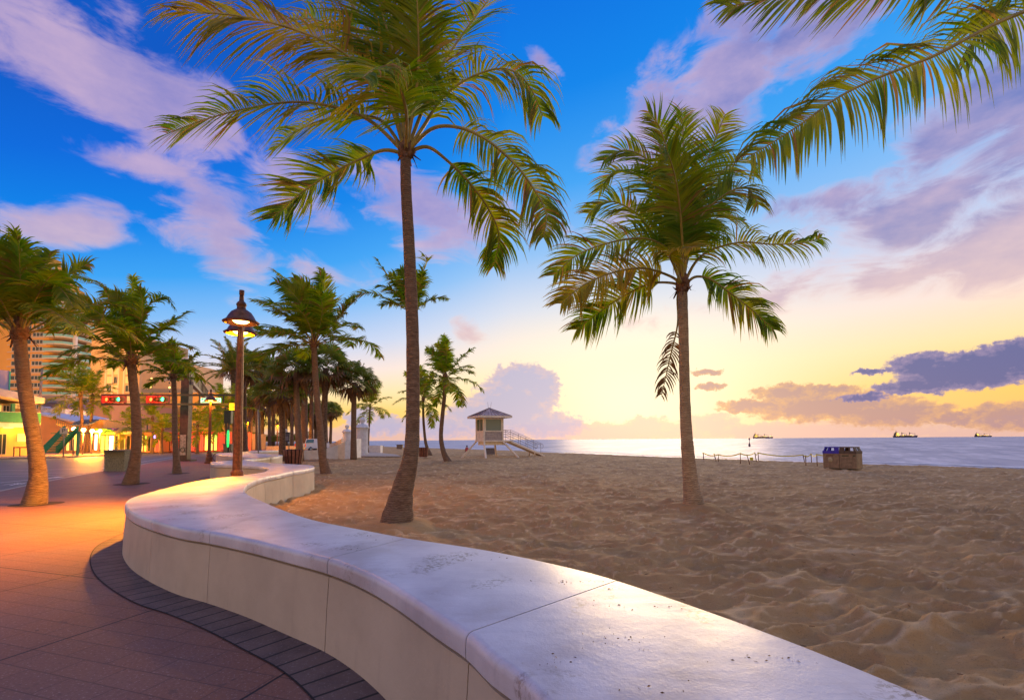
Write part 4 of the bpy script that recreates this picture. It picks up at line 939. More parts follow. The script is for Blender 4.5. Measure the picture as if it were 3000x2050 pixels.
# bicycle
bc = G(660,1352); bk = thing('bicycle', 'dark bicycle leaning by the wall bend behind the lamp post', 'bicycle', bc, R(40)); M_bk = mat('bike_dark', (.03,.03,.04), .4)
for x in (-.52,.52):
    b = MB(); b.tube([(x+.34*math.cos(k*math.pi/10), 0, .36+.34*math.sin(k*math.pi/10)) for k in range(21)], .022, 6); b.build('wheel', M_tire, bk)
b = MB()
for p, q in (((-.52,0,.36),(-.05,0,.30)),((-.05,0,.30),(-.2,0,.85)),((-.05,0,.30),(.38,0,.82)),((-.2,0,.80),(.38,0,.85)),((-.52,0,.36),(-.2,0,.80)),((.52,0,.36),(.36,0,.98))): b.tube([p, q], .018, 6)
b.build('frame', M_bk, bk); b = MB(); b.tube([(.30,-.28,1.02),(.36,-.1,.98),(.36,.1,.98),(.30,.28,1.02)], .016, 6); b.build('handlebar', M_bk, bk); b = MB(); b.prism([(-.34,-.07,.88),(-.34,.07,.88),(-.06,.02,.88),(-.06,-.02,.88)], (0,0,.05)); b.build('saddle', M_bk, bk)

# ------------------------------------------------------------------ lifeguard tower
th = R(25.7); tc0 = D(1418,1300,46.6); tw = 1.98
tow = thing('lifeguard_tower', 'cream wooden lifeguard hut on splayed legs with a long ramp down to the sand', 'lifeguard tower', (tc0.x, tc0.y, 0), th)
M_cream = mat('cream_wood', (.85,.75,.60), .65, .15, 3); M_panel = mat('tower_panel', (.42,.35,.32), .7, .2, 6); M_glz = mat('tower_glass', (.10,.16,.15), .08, spec=.9); M_roof = mat('tower_roof', (.52,.38,.33), .6, .3, 2)  # darker brown-grey for the lower panels of two opposite sides
z0, z1 = 1.55, 3.80
b = MB(); b.box(-.12,tw+1.0,-.12,tw+.12,z0-.12,z0); b.box(.15,tw+.4,.2,tw-.1,z0-.45,z0-.125); b.build('floor', M_cream, tow)
for x in (0, tw):
    for y in (0, tw): b = MB(); b.box(x-.07,x+.07,y-.07,y+.07,z0,z1); b.build('corner_post', M_cream, tow)
def sidewall(ax, off, sgn):
    def bx(u0,u1,w0,w1,z0_,z1_):
        return (u0,u1,off+min(w0*sgn,w1*sgn),off+max(w0*sgn,w1*sgn),z0_,z1_) if ax == 'x' else (off+min(w0*sgn,w1*sgn),off+max(w0*sgn,w1*sgn),u0,u1,z0_,z1_)
    b = MB(); b.box(*bx(.07,tw-.07,-.04,.02,z0,z0+.85)); b.build('wall_panel', M_panel if ax == 'x' else M_cream, tow)
    b = MB(); b.box(*bx(.07,tw-.07,-.05,.05,z0+.851,z0+.95)); b.box(*bx(.07,tw-.07,-.05,.05,z1-.2,z1)); b.box(*bx(.07,.19,-.05,.05,z0+.951,z1-.201)); b.box(*bx(tw-.19,tw-.07,-.05,.05,z0+.951,z1-.201))
    if ax == 'y': b.box(*bx(tw*.5-.03,tw*.5+.03,-.05,.05,z0+.951,z1-.201))
    f = b.build('window_frame', M_cream, tow); b = MB(); b.box(*bx(.19,tw-.19,-.015,.0,z0+.951,z1-.201)); b.build('pane', M_glz, f)
    if ax == 'x':
        b = MB(); w = b
        for k in range(14): b.box(.2+k*.115,.26+k*.115,off-.026,off-.021,z0+.04,z0+.09)
        b.box(.3,1.0,off-.026,off-.021,z0+.58,z0+.62); b.box(.2,1.2,off-.026,off-.021,z0+.42,z0+.44)
        b.build('panel_marks', mat('marks', (.60,.52,.48), .7), tow)
sidewall('x', 0, -1); sidewall('y', 0, -1); sidewall('x', tw, 1); sidewall('y', tw, 1)
ov = .68; c = tw/2; b = MB()
cs = [(-ov,-ov),(tw+ov,-ov),(tw+ov,tw+ov),(-ov,tw+ov)]
b.add([(x,y,z1+.12) for x,y in cs]+[(c,c,z1+.95)]+[(x,y,z1-.02) for x,y in cs], [(0,1,4),(1,2,4),(2,3,4),(3,0,4),(5,8,7,6)]); rf = b.build('roof', M_roof, tow)
b = MB()
for i in range(4):
    x0,y0 = cs[i]; x1,y1 = cs[(i+1)%4]
    for k in range(1, 8):
        u = k/8; p = Vector((x0+(x1-x0)*u, y0+(y1-y0)*u, z1+.14)); t = 1-abs(2*u-1); q = p.lerp(Vector((c,c,z1+.97)), t*.99); b.tube([p, q], .018, 4)
    b.tube([Vector((x0,y0,z1+.14)), Vector((c,c,z1+.97))], .03, 4)
b.build('roof_seams', mat('seam', (.22,.13,.11), .6), rf)
b = MB(); b.box(-ov-.03,tw+ov+.03,-ov-.04,-ov-.002,z1-.06,z1+.13); b.box(-ov-.03,tw+ov+.03,tw+ov+.002,tw+ov+.04,z1-.06,z1+.13); b.box(-ov-.04,-ov-.002,-ov,tw+ov,z1-.06,z1+.13); b.box(tw+ov+.002,tw+ov+.04,-ov,tw+ov,z1-.06,z1+.13); b.build('fascia', M_cream, tow)
for x in (-.1,.12): b = MB(); b.tube([(c+x,c,z1+.9),(c+x*1.8,c,z1+1.55)], .012, 4); b.build('antenna', mat('antenna', (.15,.12,.12), .5), tow)
for (x,y,dx,dy) in ((0,0,-.35,-1.3),(tw,0,1.25,-1.0),(0,tw,-1.5,.2),(tw,tw,.7,1.2)):
    b = MB(); b.tube([(x,y,z0-.1),(x+dx,y+dy,-.15)], .10, 4, smooth=False); b.build('leg', M_cream, tow)
# ramp along +x
x0r = tw+1.0; x1r = x0r+3.9; b = MB(); b.prism([(x0r,.25,z0-.02),(x1r,.25,.0),(x1r,.25,-.18),(x0r,.25,z0-.2)], (0,1.3,0)); b.build('ramp', M_cream, tow)
M_rail = mat('rail_metal', (.28,.24,.24), .4, metal=.5)
for y in (.28, 1.52):
    b = MB()
    for hh in (.35,.6,.85,1.02):
        ex = .45 if hh in (.85,1.02) else 0
        b.tube([(tw+.1,y,z0+hh),(x0r,y,z0+hh),(x1r-.9+ex,y,z0+hh-(x1r-.9+ex-x0r)*z0/3.9)], .02, 5)
    for k in range(6):
        xx = tw+.15+k*.85; zz = z0 if xx < x0r else z0-(xx-x0r)*z0/3.9; b.tube([(xx,y,zz),(xx,y,zz+1.02)], .02, 5)
    e = x1r-.45; ze = z0-(e-x0r)*z0/3.9; b.tube([(e,y,ze+1.02),(e+.22,y,ze+.9),(e+.25,y,ze+.65),(e+.05,y,ze+.5)], .02, 5)
    b.build('handrail', M_rail, tow)
for y in (.3,1.5): b = MB(); b.tube([(x1r-1.2,y,-.1),(x1r-1.2,y,.45)], .06, 4); b.build('ramp_post', M_cream, tow)
c = D(1436,1325,54); c.z = 0
o = thing('beach_bin', 'grey ribbed bin seen between the legs of the lifeguard tower', 'litter bin', c); b = MB(); b.box(-.55,.55,0,.9,0,.62); b.build('body', mat('bin_grey', (.20,.17,.16), .7, .4, 12), o); b = MB(); b.box(-.62,.62,-.05,.95,.625,.70); b.build('lid', mat('bin_grey2', (.14,.12,.12), .7), o)
# seated person far off
c = D(1368,1320,66); c.z = -.03
def person(label, loc):
    o = thing('person', label, 'person', loc, R(200))
    vs = [(0,0,.14),(0,.0,.36),(0,.02,.56),(0,.02,.68),(0,.0,.80),(.10,-.05,.14),(.14,-.38,.34),(.12,-.50,.04),(-.10,-.05,.14),(-.14,-.38,.34),(-.12,-.50,.04),(.18,.02,.54),(.22,-.14,.36),(.12,-.34,.38),(-.18,.02,.54),(-.22,-.14,.36),(-.12,-.34,.38),(.12,-.60,.03),(-.12,-.60,.03)]
    ed = [(0,1),(1,2),(2,3),(3,4),(0,5),(5,6),(6,7),(7,17),(0,8),(8,9),(9,10),(10,18),(2,11),(11,12),(12,13),(2,14),(14,15),(15,16)]
    rad = [.15,.14,.15,.06,.10,.09,.07,.045,.09,.07,.045,.06,.045,.035,.06,.045,.035,.035,.035]
    me = bpy.data.meshes.new('body'); me.from_pydata(vs, ed, []); b = bpy.data.objects.new('body', me); COL.objects.link(b); b.parent = o
    b.modifiers.new('skin', 'SKIN'); s2 = b.modifiers.new('sub', 'SUBSURF'); s2.levels = 1; s2.render_levels = 1
    for i, r in enumerate(rad): me.skin_vertices[0].data[i].radius = (r, r)
    me.skin_vertices[0].data[0].use_root = True; me.materials.append(mat('skin', (.35,.2,.15), .6))
    h = MB(); h.lathe([(.01,.93),(.07,.91),(.11,.85),(.112,.79),(.10,.74)], (0,.015,0), 12); h.build('hair', mat('hair', (.05,.03,.02), .8), o)
    t = MB(); t.lathe([(.17,.12),(.165,.36),(.18,.50),(.12,.60),(.08,.63)], (0,.01,0), 12); t.build('shirt', mat('shirt_red', (.5,.08,.08), .8), o)
person('person in red sitting on the sand near the water, left of the tower legs', c)
c = D(1170,1311,95); c.z = -.05; o = thing('beach_bin', 'small dark bin far off at the waterline left of the tall palm trunk', 'litter bin', c); b = MB(); b.box(-.55,.55,0,.9,0,.75); b.build('body', MATS['bin_grey2'], o); b = MB(); b.box(-.62,.62,-.05,.95,.755,.86); b.build('lid', mat('lid_dark', (.08,.07,.07), .7), o)

# ------------------------------------------------------------------ recycling station
rc = D(2462,1370,25.4); rc.z = -.04; st = thing('recycling_bin', 'double recycling bin on the sand with one blue and one brown hood', 'recycling bin', (rc.x+.1, rc.y+.2, rc.z), R(-55))
st.scale = (.84, 1, 1)
M_tan = mat('bin_tan', (.30,.21,.12), .65, .25, 5); hw = .93
b = MB(); b.box(-hw,-.012,0,.75,.03,.80); b.build('cabinet', M_tan, st); b = MB(); b.box(.012,hw,0,.75,.03,.80); b.build('cabinet', M_tan, st)
b = MB(); b.box(-hw+.03,hw-.03,.03,.72,0,.03); b.build('base', M_dark, st)
def hood(sg, m):
    b = MB(); z = .80; X = lambda u: sg*(hw-u)      # u measured from the outer end inwards
    def qd(u0b, u1b, u0t, u1t, za, zb_):
        for yf in (0.0, .70):
            p = [(X(u0b),yf,za),(X(u1b),yf,za),(X(u1t),yf,zb_),(X(u0t),yf,zb_)]
            b.prism(p if sg < 0 else p[::-1], (0,.045,0))
    b.box(min(X(-.01),X(hw-.006)),max(X(-.01),X(hw-.006)),-.02,.77,z+.002,z+.145)
    qd(.03,.135,.115,.165,z+.146,z+.305); qd(.32,.40,.33,.41,z+.146,z+.305); qd(.66,.92,.65,.90,z+.146,z+.305)
    b.box(min(X(.11),X(.90)),max(X(.11),X(.90)),-.005,.755,z+.306,z+.36)
    b.prism([(X(.03),.05,z+.146),(X(.03),.30,z+.146),(X(.115),.30,z+.305),(X(.115),.05,z+.305)], (sg*-.04,0,0)); b.prism([(X(.03),.45,z+.146),(X(.03),.70,z+.146),(X(.115),.70,z+.305),(X(.115),.45,z+.305)], (sg*-.04,0,0))
    return b.build('hood', m, st)
M_blue = mat('hood_blue', (.04,.03,.50), .45, .2); M_brn = mat('hood_brown', (.12,.08,.055), .6, .3)
hood(-1, M_blue); hood(1, M_brn)
b = MB(); b.lathe([(.01,.012),(.125,.01),(.13,0)], (0,0,0), 20); b.v = [(x-.52, -z-.002, y+.47) for x, y, z in b.v]; rr_ = b.build('round_sticker', mat('sticker', (.55,.46,.28), .6, .2, 30), st)
b = MB()
for k in range(3):
    a = R(90+120*k); p = [Vector((-.52+.07*math.cos(a+s), -.016, .47+.07*math.sin(a+s))) for s in (-.75,-.3,.2,.6)]; b.tube(p, .010, 4)
b.build('arrows', mat('arrow_olive', (.30,.26,.12), .6), rr_)
b = MB(); b.box(-.74,-.34,-.006,-.002,.66,.72); b.build('label_strip', mat('strip_brown', (.17,.08,.05), .6, .6, 60), st)
b = MB(); b.box(.14,.52,-.006,-.002,.66,.72); b.build('label_strip', mat('strip_olive', (.10,.10,.04), .6, .6, 60), st); b = MB(); b.box(.76,.88,-.006,-.002,.65,.73); b.build('label_strip', MATS['strip_olive'], st)
b = MB()
for x0_, x1_ in ((-.85,-.12),(.12,.70)): b.box(x0_,x1_,-.004,-.001,.32,.332); b.box(x0_,x0_+.01,-.004,-.001,.05,.319)
b.box(.745,.752,-.004,-.001,.05,.79); b.build('panel_seam', mat('seam_dark', (.12,.075,.04), .8), st)

# ------------------------------------------------------------------ stakes with tape (turtle nest)
M_stake = mat('stake', (.25,.13,.06), .8, .4, 9); M_tape = mat('yellow_tape', (.75,.68,.05), .5)
stk = [(2061,1350,1325,0,1),(2098,1350,1328,-5,1),(2105,1352,1330,0,1),(2169,1357,1326,1,1),(2197,1357,1332,-8,1),(2216,1350,1325,-4,1),(2222,1349,1325,0,1),
       (2358,1354,1331,-5,0),(2361,1361,1333,0,0),(2378,1354,1328,-1,0),(2394,1363,1329,0,0),(2516,1360,1329,-3,0)]
words = ['leftmost slim stake of the taped enclosure near the palm','stake leaning left, second of the taped enclosure','thin upright stake just right of the leaning one','thick upright stake in the middle of the taped enclosure','leaning stake with a small yellow flag','slanting stake of the close pair near the water','upright stake of the close pair near the water',
  'slanting stake left of the recycling bin, farthest left of four','short upright stake beside the slanting one left of the recycling bin','stake with yellow tape near the waterline, left of the recycling bin','stake with tape knot closest to the recycling bin on its left','lone taped stake right of the recycling bin']
sp_ = []
for (x, yb, yt, ln, k), w in zip(stk, words):
    p = G(x, yb, -.05); h = D(x, yt, p.y).z-p.z; o = thing('stake', w, 'stake', p, 0, 'wooden stakes with yellow tape'); b = MB(); b.tube([(0,0,-.1),(ln*p.y/F,0,h)], .028, 5); b.build('rod', M_stake, o)
    sp_.append(p+Vector((ln*p.y/F,0,h*.95)))
    b = MB(); b.tube([(ln*p.y/F,0,h*.90),(ln*p.y/F,0,h*.98)], .055, 6); b.build('tape_knot', M_tape, o)
    if 'flag' in w: b = MB(); b.prism([(.0,-.03,h*.4),(.22,-.03,h*.38),(.2,-.03,h*.7),(0,-.03,h*.72)], (0,.01,0)); b.build('flag', M_tape, o)
def tape(label, ids):
    o = thing('barrier_tape', label, 'tape', sp_[ids[0]], 0, 'yellow tape between the stakes'); b = MB()
    for a, c in zip(ids[:-1], ids[1:]):
        p, q = sp_[a], sp_[c]; N = 8; pts = [p.lerp(q, k/N)-Vector((0,0,.14*4*(k/N)*(1-k/N))) for k in range(N+1)]
        vs = [z_ for t in pts for z_ in (t-Vector((0,0,.035)), t+Vector((0,0,.035)))]; b.add(vs, [(2*k,2*k+1,2*k+3,2*k+2) for k in range(N)])
    b.build('ribbon', M_tape, o, sp_[ids[0]])
tape('sagging yellow tape round the left stake enclosure', [0,2,3,5,6]); tape('yellow tape running from the left enclosure to the bin', [6,7,9,10]); tape('short yellow tape crossing to the lone stake behind the bin', [10,11])
# buoy
c = D(2196,1311,120); c.z = -.5; o = thing('buoy', 'tiny dark marker buoy standing in the sea above the stakes', 'buoy', c); b = MB(); b.lathe([(.01,0),(.22,.05),(.25,.5),(.12,.9),(.06,1.0),(.06,1.7),(.18,1.75),(.18,2.1),(.01,2.2)], (0,0,0), 10); b.build('float', mat('buoy', (.10,.06,.07), .6), o)

# ------------------------------------------------------------------ ships
M_hull = mat('hull', (.05,.035,.05), .6); M_sup = mat('superstructure', (.22,.16,.08), .6, .5, .08); M_shl = mat('ship_light', (1,.8,.3), .5, emit=(1,.62,.12), es=3)
def ship(label, px, py, wpx, kind, flip):
    d = 5200; c = D(px, py, d); s = wpx*d/F/100; o = thing('cargo_ship', label, 'ship', (c.x, d, -.5), 0, 'cargo ships on the horizon'); f = -1 if flip else 1
    z0 = 0
    def bx(b, x0,x1,z0_,z1_,y0=-6,y1=6): b.box(min(f*x0*s,f*x1*s),max(f*x0*s,f*x1*s),y0*s,y1*s,z0_*s,z1_*s)
    b = MB(); b.prism([(f*-48*s,-7*s,0),(f*47*s,-7*s,0),(f*51*s,-7*s,9*s),(f*40*s,-7*s,6.5*s),(f*-38*s,-7*s,6*s),(f*-50*s,-7*s,7.5*s)], (0,14*s,0)); b.build('hull', M_hull, o)
    b = MB(); bx(b,-46,-30,6,16); bx(b,-44,-33,16,20); bx(b,-42,-36,20,24,-3,3); bx(b,-40,-39,24,32,-.6,.6); b.build('bridge', M_sup, o)
    b = MB(); xs = (-14,20) if kind else (-25,8); 
    for x in xs: bx(b,x-1,x+1,6,23,-1,1)
    for x in xs: b.tube([(f*x*s,0,20*s),(f*(x+22)*s,0,15*s)], .8*s, 4)
    b.tube([(f*44*s,0,8*s),(f*44*s,0,20*s)], .6*s, 4); b.build('crane', M_hull, o)
    b = MB(); bx(b,-26,30,6,9,-4,4); bx(b,-10,4,9,11,-4,4); b.build('hatches', M_sup, o)
    b = MB(); rn = random.Random(px)
    for k in range(26):
        x = rn.choice([rn.uniform(-46,-32), rn.uniform(-46,-32), rn.uniform(-28,46)]); z = rn.uniform(8,20) if x < -30 else rn.uniform(8,12); r = .8; b.box(f*x*s-r*s,f*x*s+r*s,-8.5*s,-7.4*s,(z-r)*s,(z+r)*s)
    b.build('deck_light', M_shl, o); o['kind'] = 'thing'; del o['kind']
ship('leftmost cargo ship on the horizon, pale with two tall masts', 2235, 1284, 56, 0, False)
ship('middle cargo ship on the horizon with lit bridge at its left end', 2652, 1281, 66, 1, False)
ship('rightmost and shortest cargo ship on the horizon', 2880, 1280, 46, 0, False)

# ------------------------------------------------------------------ buildings
class Fac:
    """vertical facade from P to Q (ground points); u metres along, z up, w outwards"""
    def __init__(s, P, Q): s.P = Vector((P.x,P.y,0)); s.t = (Vector((Q.x,Q.y,0))-s.P); s.L = s.t.length; s.t.normalize(); s.n = Vector((s.t.y,-s.t.x,0))
    def M(s): return Matrix(((s.t.x,-s.n.x,0,0),(s.t.y,-s.n.y,0,0),(0,0,1,0),(0,0,0,1)))   # local x along, local y into the building
    def root(s, name, label, cat='building', group=None):
        o = thing(name, label, cat, s.P, math.atan2(s.t.y, s.t.x), group); return o
def front(px0, px1, d): return Fac(D(px0,1300,d), D(px1,1300,d))
def zz(py, d, px=300): return D(px, py, d).z
M_win = mat('window_glass', (.035,.05,.06), .12, spec=.8); M_wframe = mat('window_frame', (.62,.55,.5), .6)
def window(root, u0, u1, z0, z1, glass=None, mull=1, sill=True, w=0.0):
    fw = max(.05, (u1-u0)*.05); b = MB()
    b.box(u0,u1,-.06-w,-.003-w,z0,z0+fw); b.box(u0,u1,-.06-w,-.003-w,z1-fw,z1); b.box(u0,u0+fw,-.06-w,-.003-w,z0+fw,z1-fw); b.box(u1-fw,u1,-.06-w,-.003-w,z0+fw,z1-fw)
    for k in range(mull): x = u0+(u1-u0)*(k+1)/(mull+1); b.box(x-fw/2,x+fw/2,-.055-w,-.003-w,z0+fw,z1-fw)
    f = b.build('window', M_wframe, root); b = MB(); b.box(u0+fw,u1-fw,-.02-w,-.004-w,z0+fw,z1-fw); b.build('pane', glass or M_win, f); return f
# --- condo tower
d = 200; fc = front(-40, 188, d); M_condo = mat('condo_lit_wall', (.90,.45,.10), .8, .10, .05); M_slabw = mat('balcony_slab', (.80,.66,.50), .7); M_cyan = mat('balcony_glass', (.25,.55,.52), .2, spec=.7)  # orange lamp light put into the tower's wall colour
co = fc.root('condo_tower', 'tall orange apartment tower with curved glass balconies behind the left palms'); u = lambda px: (px+40)*d/F
fh = 21.4*d/F; zb = 0
def endpx(z):
    py = 1295-(z-1.6)*F/d; return 188 if py >= 900 else max(4, 188-(900-py)*.9)
nf = 30
b = MB(); b.box(0,u(130),0,30,0,zz(900,d)); b.build('wall', M_condo, co)
b = MB()
for k in range(13, nf):
    z = zz(900,d)+(k-13)*fh
    if z > zz(712,d): break
    b.box(0,max(1,u(endpx(z)-55)),1.0,28,z+.003,z+fh)
b.build('setback_wall', M_condo, co)
for k in range(2, nf):
    z = k*fh
    if z > zz(712,d): break
    e = endpx(z); b = MB()
    ue = u(e); us = u(max(0, e-62))
    pts = [(us,-.1,z),(us,-2.2,z),(ue-4,-2.2,z),(ue-1.2,-1.2,z),(ue,1.5,z),(ue,12,z),(us,12,z)]
    b.prism(pts, (0,0,.35)); bal = b.build('balcony', M_slabw, co)
    b = MB()
    for p, q in zip(pts[1:5], pts[2:6]):
        p = Vector(p)+Vector((0,0,.36)); q = Vector(q)+Vector((0,0,.36)); b.prism([p, q, q+Vector((0,0,1.0)), p+Vector((0,0,1.0))], (.05,.05,0))
    b.build('railing', M_cyan, bal)
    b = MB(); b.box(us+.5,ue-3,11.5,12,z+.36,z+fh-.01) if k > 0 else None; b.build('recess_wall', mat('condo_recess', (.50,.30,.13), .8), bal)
    if z < zz(905,d):
        for x0_, x1_, mu in ((20,46,1),(62,76,0),(80,112,2)): window(co, u(x0_), u(x1_), z+.5, z+fh*.80, mull=mu)
        b = MB(); b.box(u(10),u(122),-.5,-.062,z-.05,z+.2); b.build('ledge', M_slabw, co)
b = MB(); b.box(u(186),u(195),2,3,0,zz(965,d)); 
for k in range(28): b.box(u(186.5),u(194.5),1.8,1.99,k*fh*.5,k*fh*.5+.25)
b.build('corner_fin', mat('fin_white', (.72,.68,.70), .6), co)
# --- grey/lilac block behind
d = 230; fc = front(195, 262, d); o = fc.root('lilac_building', 'plain lilac apartment block right of the orange tower with white balconies on its corner'); w = fc.L; b = MB(); b.box(0,w,0,25,0,zz(930,d)); b.build('wall', mat('lilac', (.50,.38,.38), .8, .1, .05), o)
for k in range(12): z = k*3.4; b = MB(); b.box(w*.78,w*1.03,-2,3,z,z+.4); b.box(w*.78,w*1.03,-2,-1.9,z+1.1,z+1.3); b.build('balcony', MATS['fin_white'], o)
# --- beige tower with window strips
d = 170; fc = front(256, 402, d); o = fc.root('beige_tower', 'beige high-rise with two vertical strips of lit windows behind the first traffic signal'); w = fc.L; M_beige = mat('beige', (.62,.40,.22), .8, .1, .05)
b = MB(); b.box(0,w,0,25,0,zz(985,d)); b.build('wall', M_beige, o)
M_wlit = mat('window_lit', (.5,.35,.15), .4, emit=(1,.55,.16), es=.55)
ux = lambda px: (px-256)*d/F
for x0_, x1_ in ((306,322),(326,340),(360,380)):
    k = 0; z = 10
    while z < zz(1010,d): window(o, ux(x0_), ux(x1_), z, z+2.4, M_wlit if (k+x0_) % 3 else M_win, 1); z += 3.1; k += 1
b = MB()
for x in (304,324,342,358,382): b.box(ux(x)-.25,ux(x)+.25,-.5,-.065,8,zz(1000,d))
b.build('pilaster', mat('pil', (.75,.58,.42), .7), o)
# --- cream slab with dots
d = 150; fc = front(408, 536, d); o = fc.root('cream_hotel', 'cream windowless hotel wall with small round lights behind the second traffic signal'); w = fc.L; b = MB(); b.box(0,w,0,20,0,zz(1064,d)); b.build('wall', mat('cream_h', (.70,.46,.26), .8, .1, .06), o)
ux = lambda px: (px-408)*d/F
for x, y in ((437,1110),(436,1122),(435,1134),(491,1136)):
    b = MB(); b.lathe([(.01,.05),(.3,.03),(.32,0)], (0,0,0), 10); b.v = [(ux(x)+q, -.01-s, zz(y,d)+r) for q, r, s in b.v]; b.build('wall_light', mat('dot_light', (1,.7,.3), .5, emit=(1,.6,.15), es=3), o)
for x, y in ((458,1116),(476,1118),(490,1123),(492,1148)):
    b = MB(); b.lathe([(.01,.05),(.22,.03),(.24,0)], (0,0,0), 10); b.v = [(ux(x)+q, -.01-s, zz(y,d)+r) for q, r, s in b.v]; b.build('vent', M_win, o)
window(o, ux(475), ux(501), zz(1117,d), zz(1109,d), mat('strip_purple', (.20,.13,.20), .5), 6); window(o, ux(513), ux(530), zz(1117,d), zz(1110,d), MATS['strip_purple'], 3)
# white balconies hotel behind gantry
d = 158; fc = front(512, 545, d); o = fc.root('balcony_hotel', 'sliver of pink hotel with white balconies beside the gantry post'); w = fc.L; b = MB(); b.box(0,w,0,8,0,zz(1068,d)); b.build('wall', mat('pinkh', (.55,.36,.33), .8), o)
for k in range(7): z = zz(1125,d)+k*1.35; b = MB(); b.box(0,w,-1.2,-.01,z,z+.35); b.build('balcony', MATS['fin_white'], o)
# --- orange low building with windows
d = 135; fc = front(400, 655, d); o = fc.root('orange_building', 'wide orange four-storey building with small dark windows behind the mast arm'); w = fc.L; ux = lambda px: (px-400)*d/F
b = MB(); b.box(0,w,0,20,0,zz(1152,d)); b.build('wall', mat('orange_b', (.78,.40,.10), .8, .08, .06), o)
for r in range(3):
    for x in (567,597,632,650): window(o, ux(x)-.35, ux(x)+.45, zz(1205+r*22,d), zz(1197+r*22,d), mull=1)
# --- pink arched building
d = 120; fc = Fac(D(400,1300,112), D(512,1300,135)); o = fc.root('arcade_building', 'pale pink building with a row of small arches under a sloping parapet'); w = fc.L
b = MB(); z1 = zz(1192,122); b.box(0,w,0,14,0,z1); b.build('wall', mat('pink_a', (.72,.52,.44), .8, .1), o); b = MB(); b.box(-.2,w+.2,-.4,-.01,z1-.5,z1-.1); b.box(-.2,w+.2,-.3,-.01,z1-1.2,z1-1.05); b.build('cornice', mat('corn', (.78,.62,.52), .7), o)
for k in range(11):
    x = w*(.22+k*.072); z = zz(1229,122); b = MB(); b.prism([(x-.42,-.02,z),(x+.42,-.02,z),(x+.42,-.02,z+1.4),(x+.25,-.02,z+1.85),(x,-.02,z+2.0),(x-.25,-.02,z+1.85),(x-.42,-.02,z+1.4)], (0,-.03,0)); b.build('arch', M_win, o)
# --- purple long building
d = 105; fc = front(110, 325, d); o = fc.root('grey_warehouse', 'long grey-purple flat building behind the twin coconut palms'); w = fc.L; ux = lambda px: (px-110)*d/F
b = MB(); b.box(0,w,0,20,0,zz(1180,d)); b.build('wall', mat('purple_b', (.26,.16,.17), .8, .12, .1), o); b = MB(); b.box(-.3,ux(185),-.35,-.01,zz(1162,d),zz(1158,d)); b.box(0,ux(185),0,6,zz(1179,d),zz(1160,d)); b.build('parapet', mat('lav_p', (.30,.26,.30), .8), o)
window(o, ux(121), ux(127), zz(1176,d), zz(1166,d))
# --- small white gabled house
d = 96; fc = front(108, 190, d); o = fc.root('gabled_house', 'small pale weathered gabled rooftop house above the sloping white roof'); ux = lambda px: (px-108)*d/F
M_wth = mat('weathered', (.55,.52,.60), .85, .4, 1.2)
b = MB(); zb_, zt_, zp = zz(1218,d), zz(1196,d), zz(1182,d); b.prism([(ux(110),0,zb_),(ux(190),0,zb_),(ux(187),0,zz(1206,d)),(ux(176),0,zz(1196,d)),(ux(164),0,zp),(ux(149),0,zz(1194,d)),(ux(149),0,zt_),(ux(110),0,zz(1188,d))], (0,6,0)); b.build('wall', M_wth, o)
b = MB(); b.prism([(ux(148),-.3,zz(1194,d)),(ux(164),-.3,zp),(ux(164),-.3,zp+.25),(ux(147),-.3,zz(1192,d)+.15)], (0,6.4,0)); b.prism([(ux(164),-.3,zp),(ux(177),-.3,zz(1196,d)),(ux(178),-.3,zz(1195,d)+.1),(ux(164),-.3,zp+.25)], (0,6.4,0)); b.build('roof', mat('house_roof', (.12,.08,.20), .7), o)
window(o, ux(113), ux(119), zz(1190,d), zz(1186,d)); window(o, ux(129), ux(135), zz(1199,d), zz(1195,d))
b = MB(); b.box(0,ux(192),-.5,5,zz(1240,d),zz(1218,d)-.01); b.build('base_wall', M_wth, o)
# --- sloping roof shop
d = 78; fc = front(112, 262, d); o = fc.root('sloped_shop', 'orange shop building with a long white roof sloping down to the right'); ux = lambda px: (px-112)*d/F; M_or = mat('orange_shop', (.80,.36,.12), .8, .1, .3)
b = MB(); b.prism([(0,0,0),(ux(258),0,0),(ux(258),0,zz(1245,d)),(ux(240),0,zz(1241,d)),(ux(113),0,zz(1212,d))], (0,10,0)); b.build('wall', M_or, o)
b = MB(); b.prism([(ux(108),-.5,zz(1212,d)),(ux(245),-.5,zz(1243,d)),(ux(245),-.5,zz(1238,d)),(ux(108),-.5,zz(1206,d))], (0,11,0)); b.build('roof', mat('white_roof', (.70,.66,.72), .6), o)
M_litw = mat('shop_lit', (.9,.8,.6), .5, emit=(1,.72,.32), es=2.4); M_litww = mat('shop_white', (.9,.9,.9), .5, emit=(.95,.95,1), es=3.0); M_lity = mat('shop_yellow', (.9,.7,.2), .5, emit=(1,.62,.10), es=1.8); M_litg = mat('shop_green', (.3,.8,.1), .5, emit=(.45,1,.12), es=1.4)
for x0_, x1_, g_ in ((195,204,M_lity),(207,213,M_win),(217,226,M_lity),(229,235,M_win)): window(o, ux(x0_), ux(x1_), .3, 3.2, g_, 0)
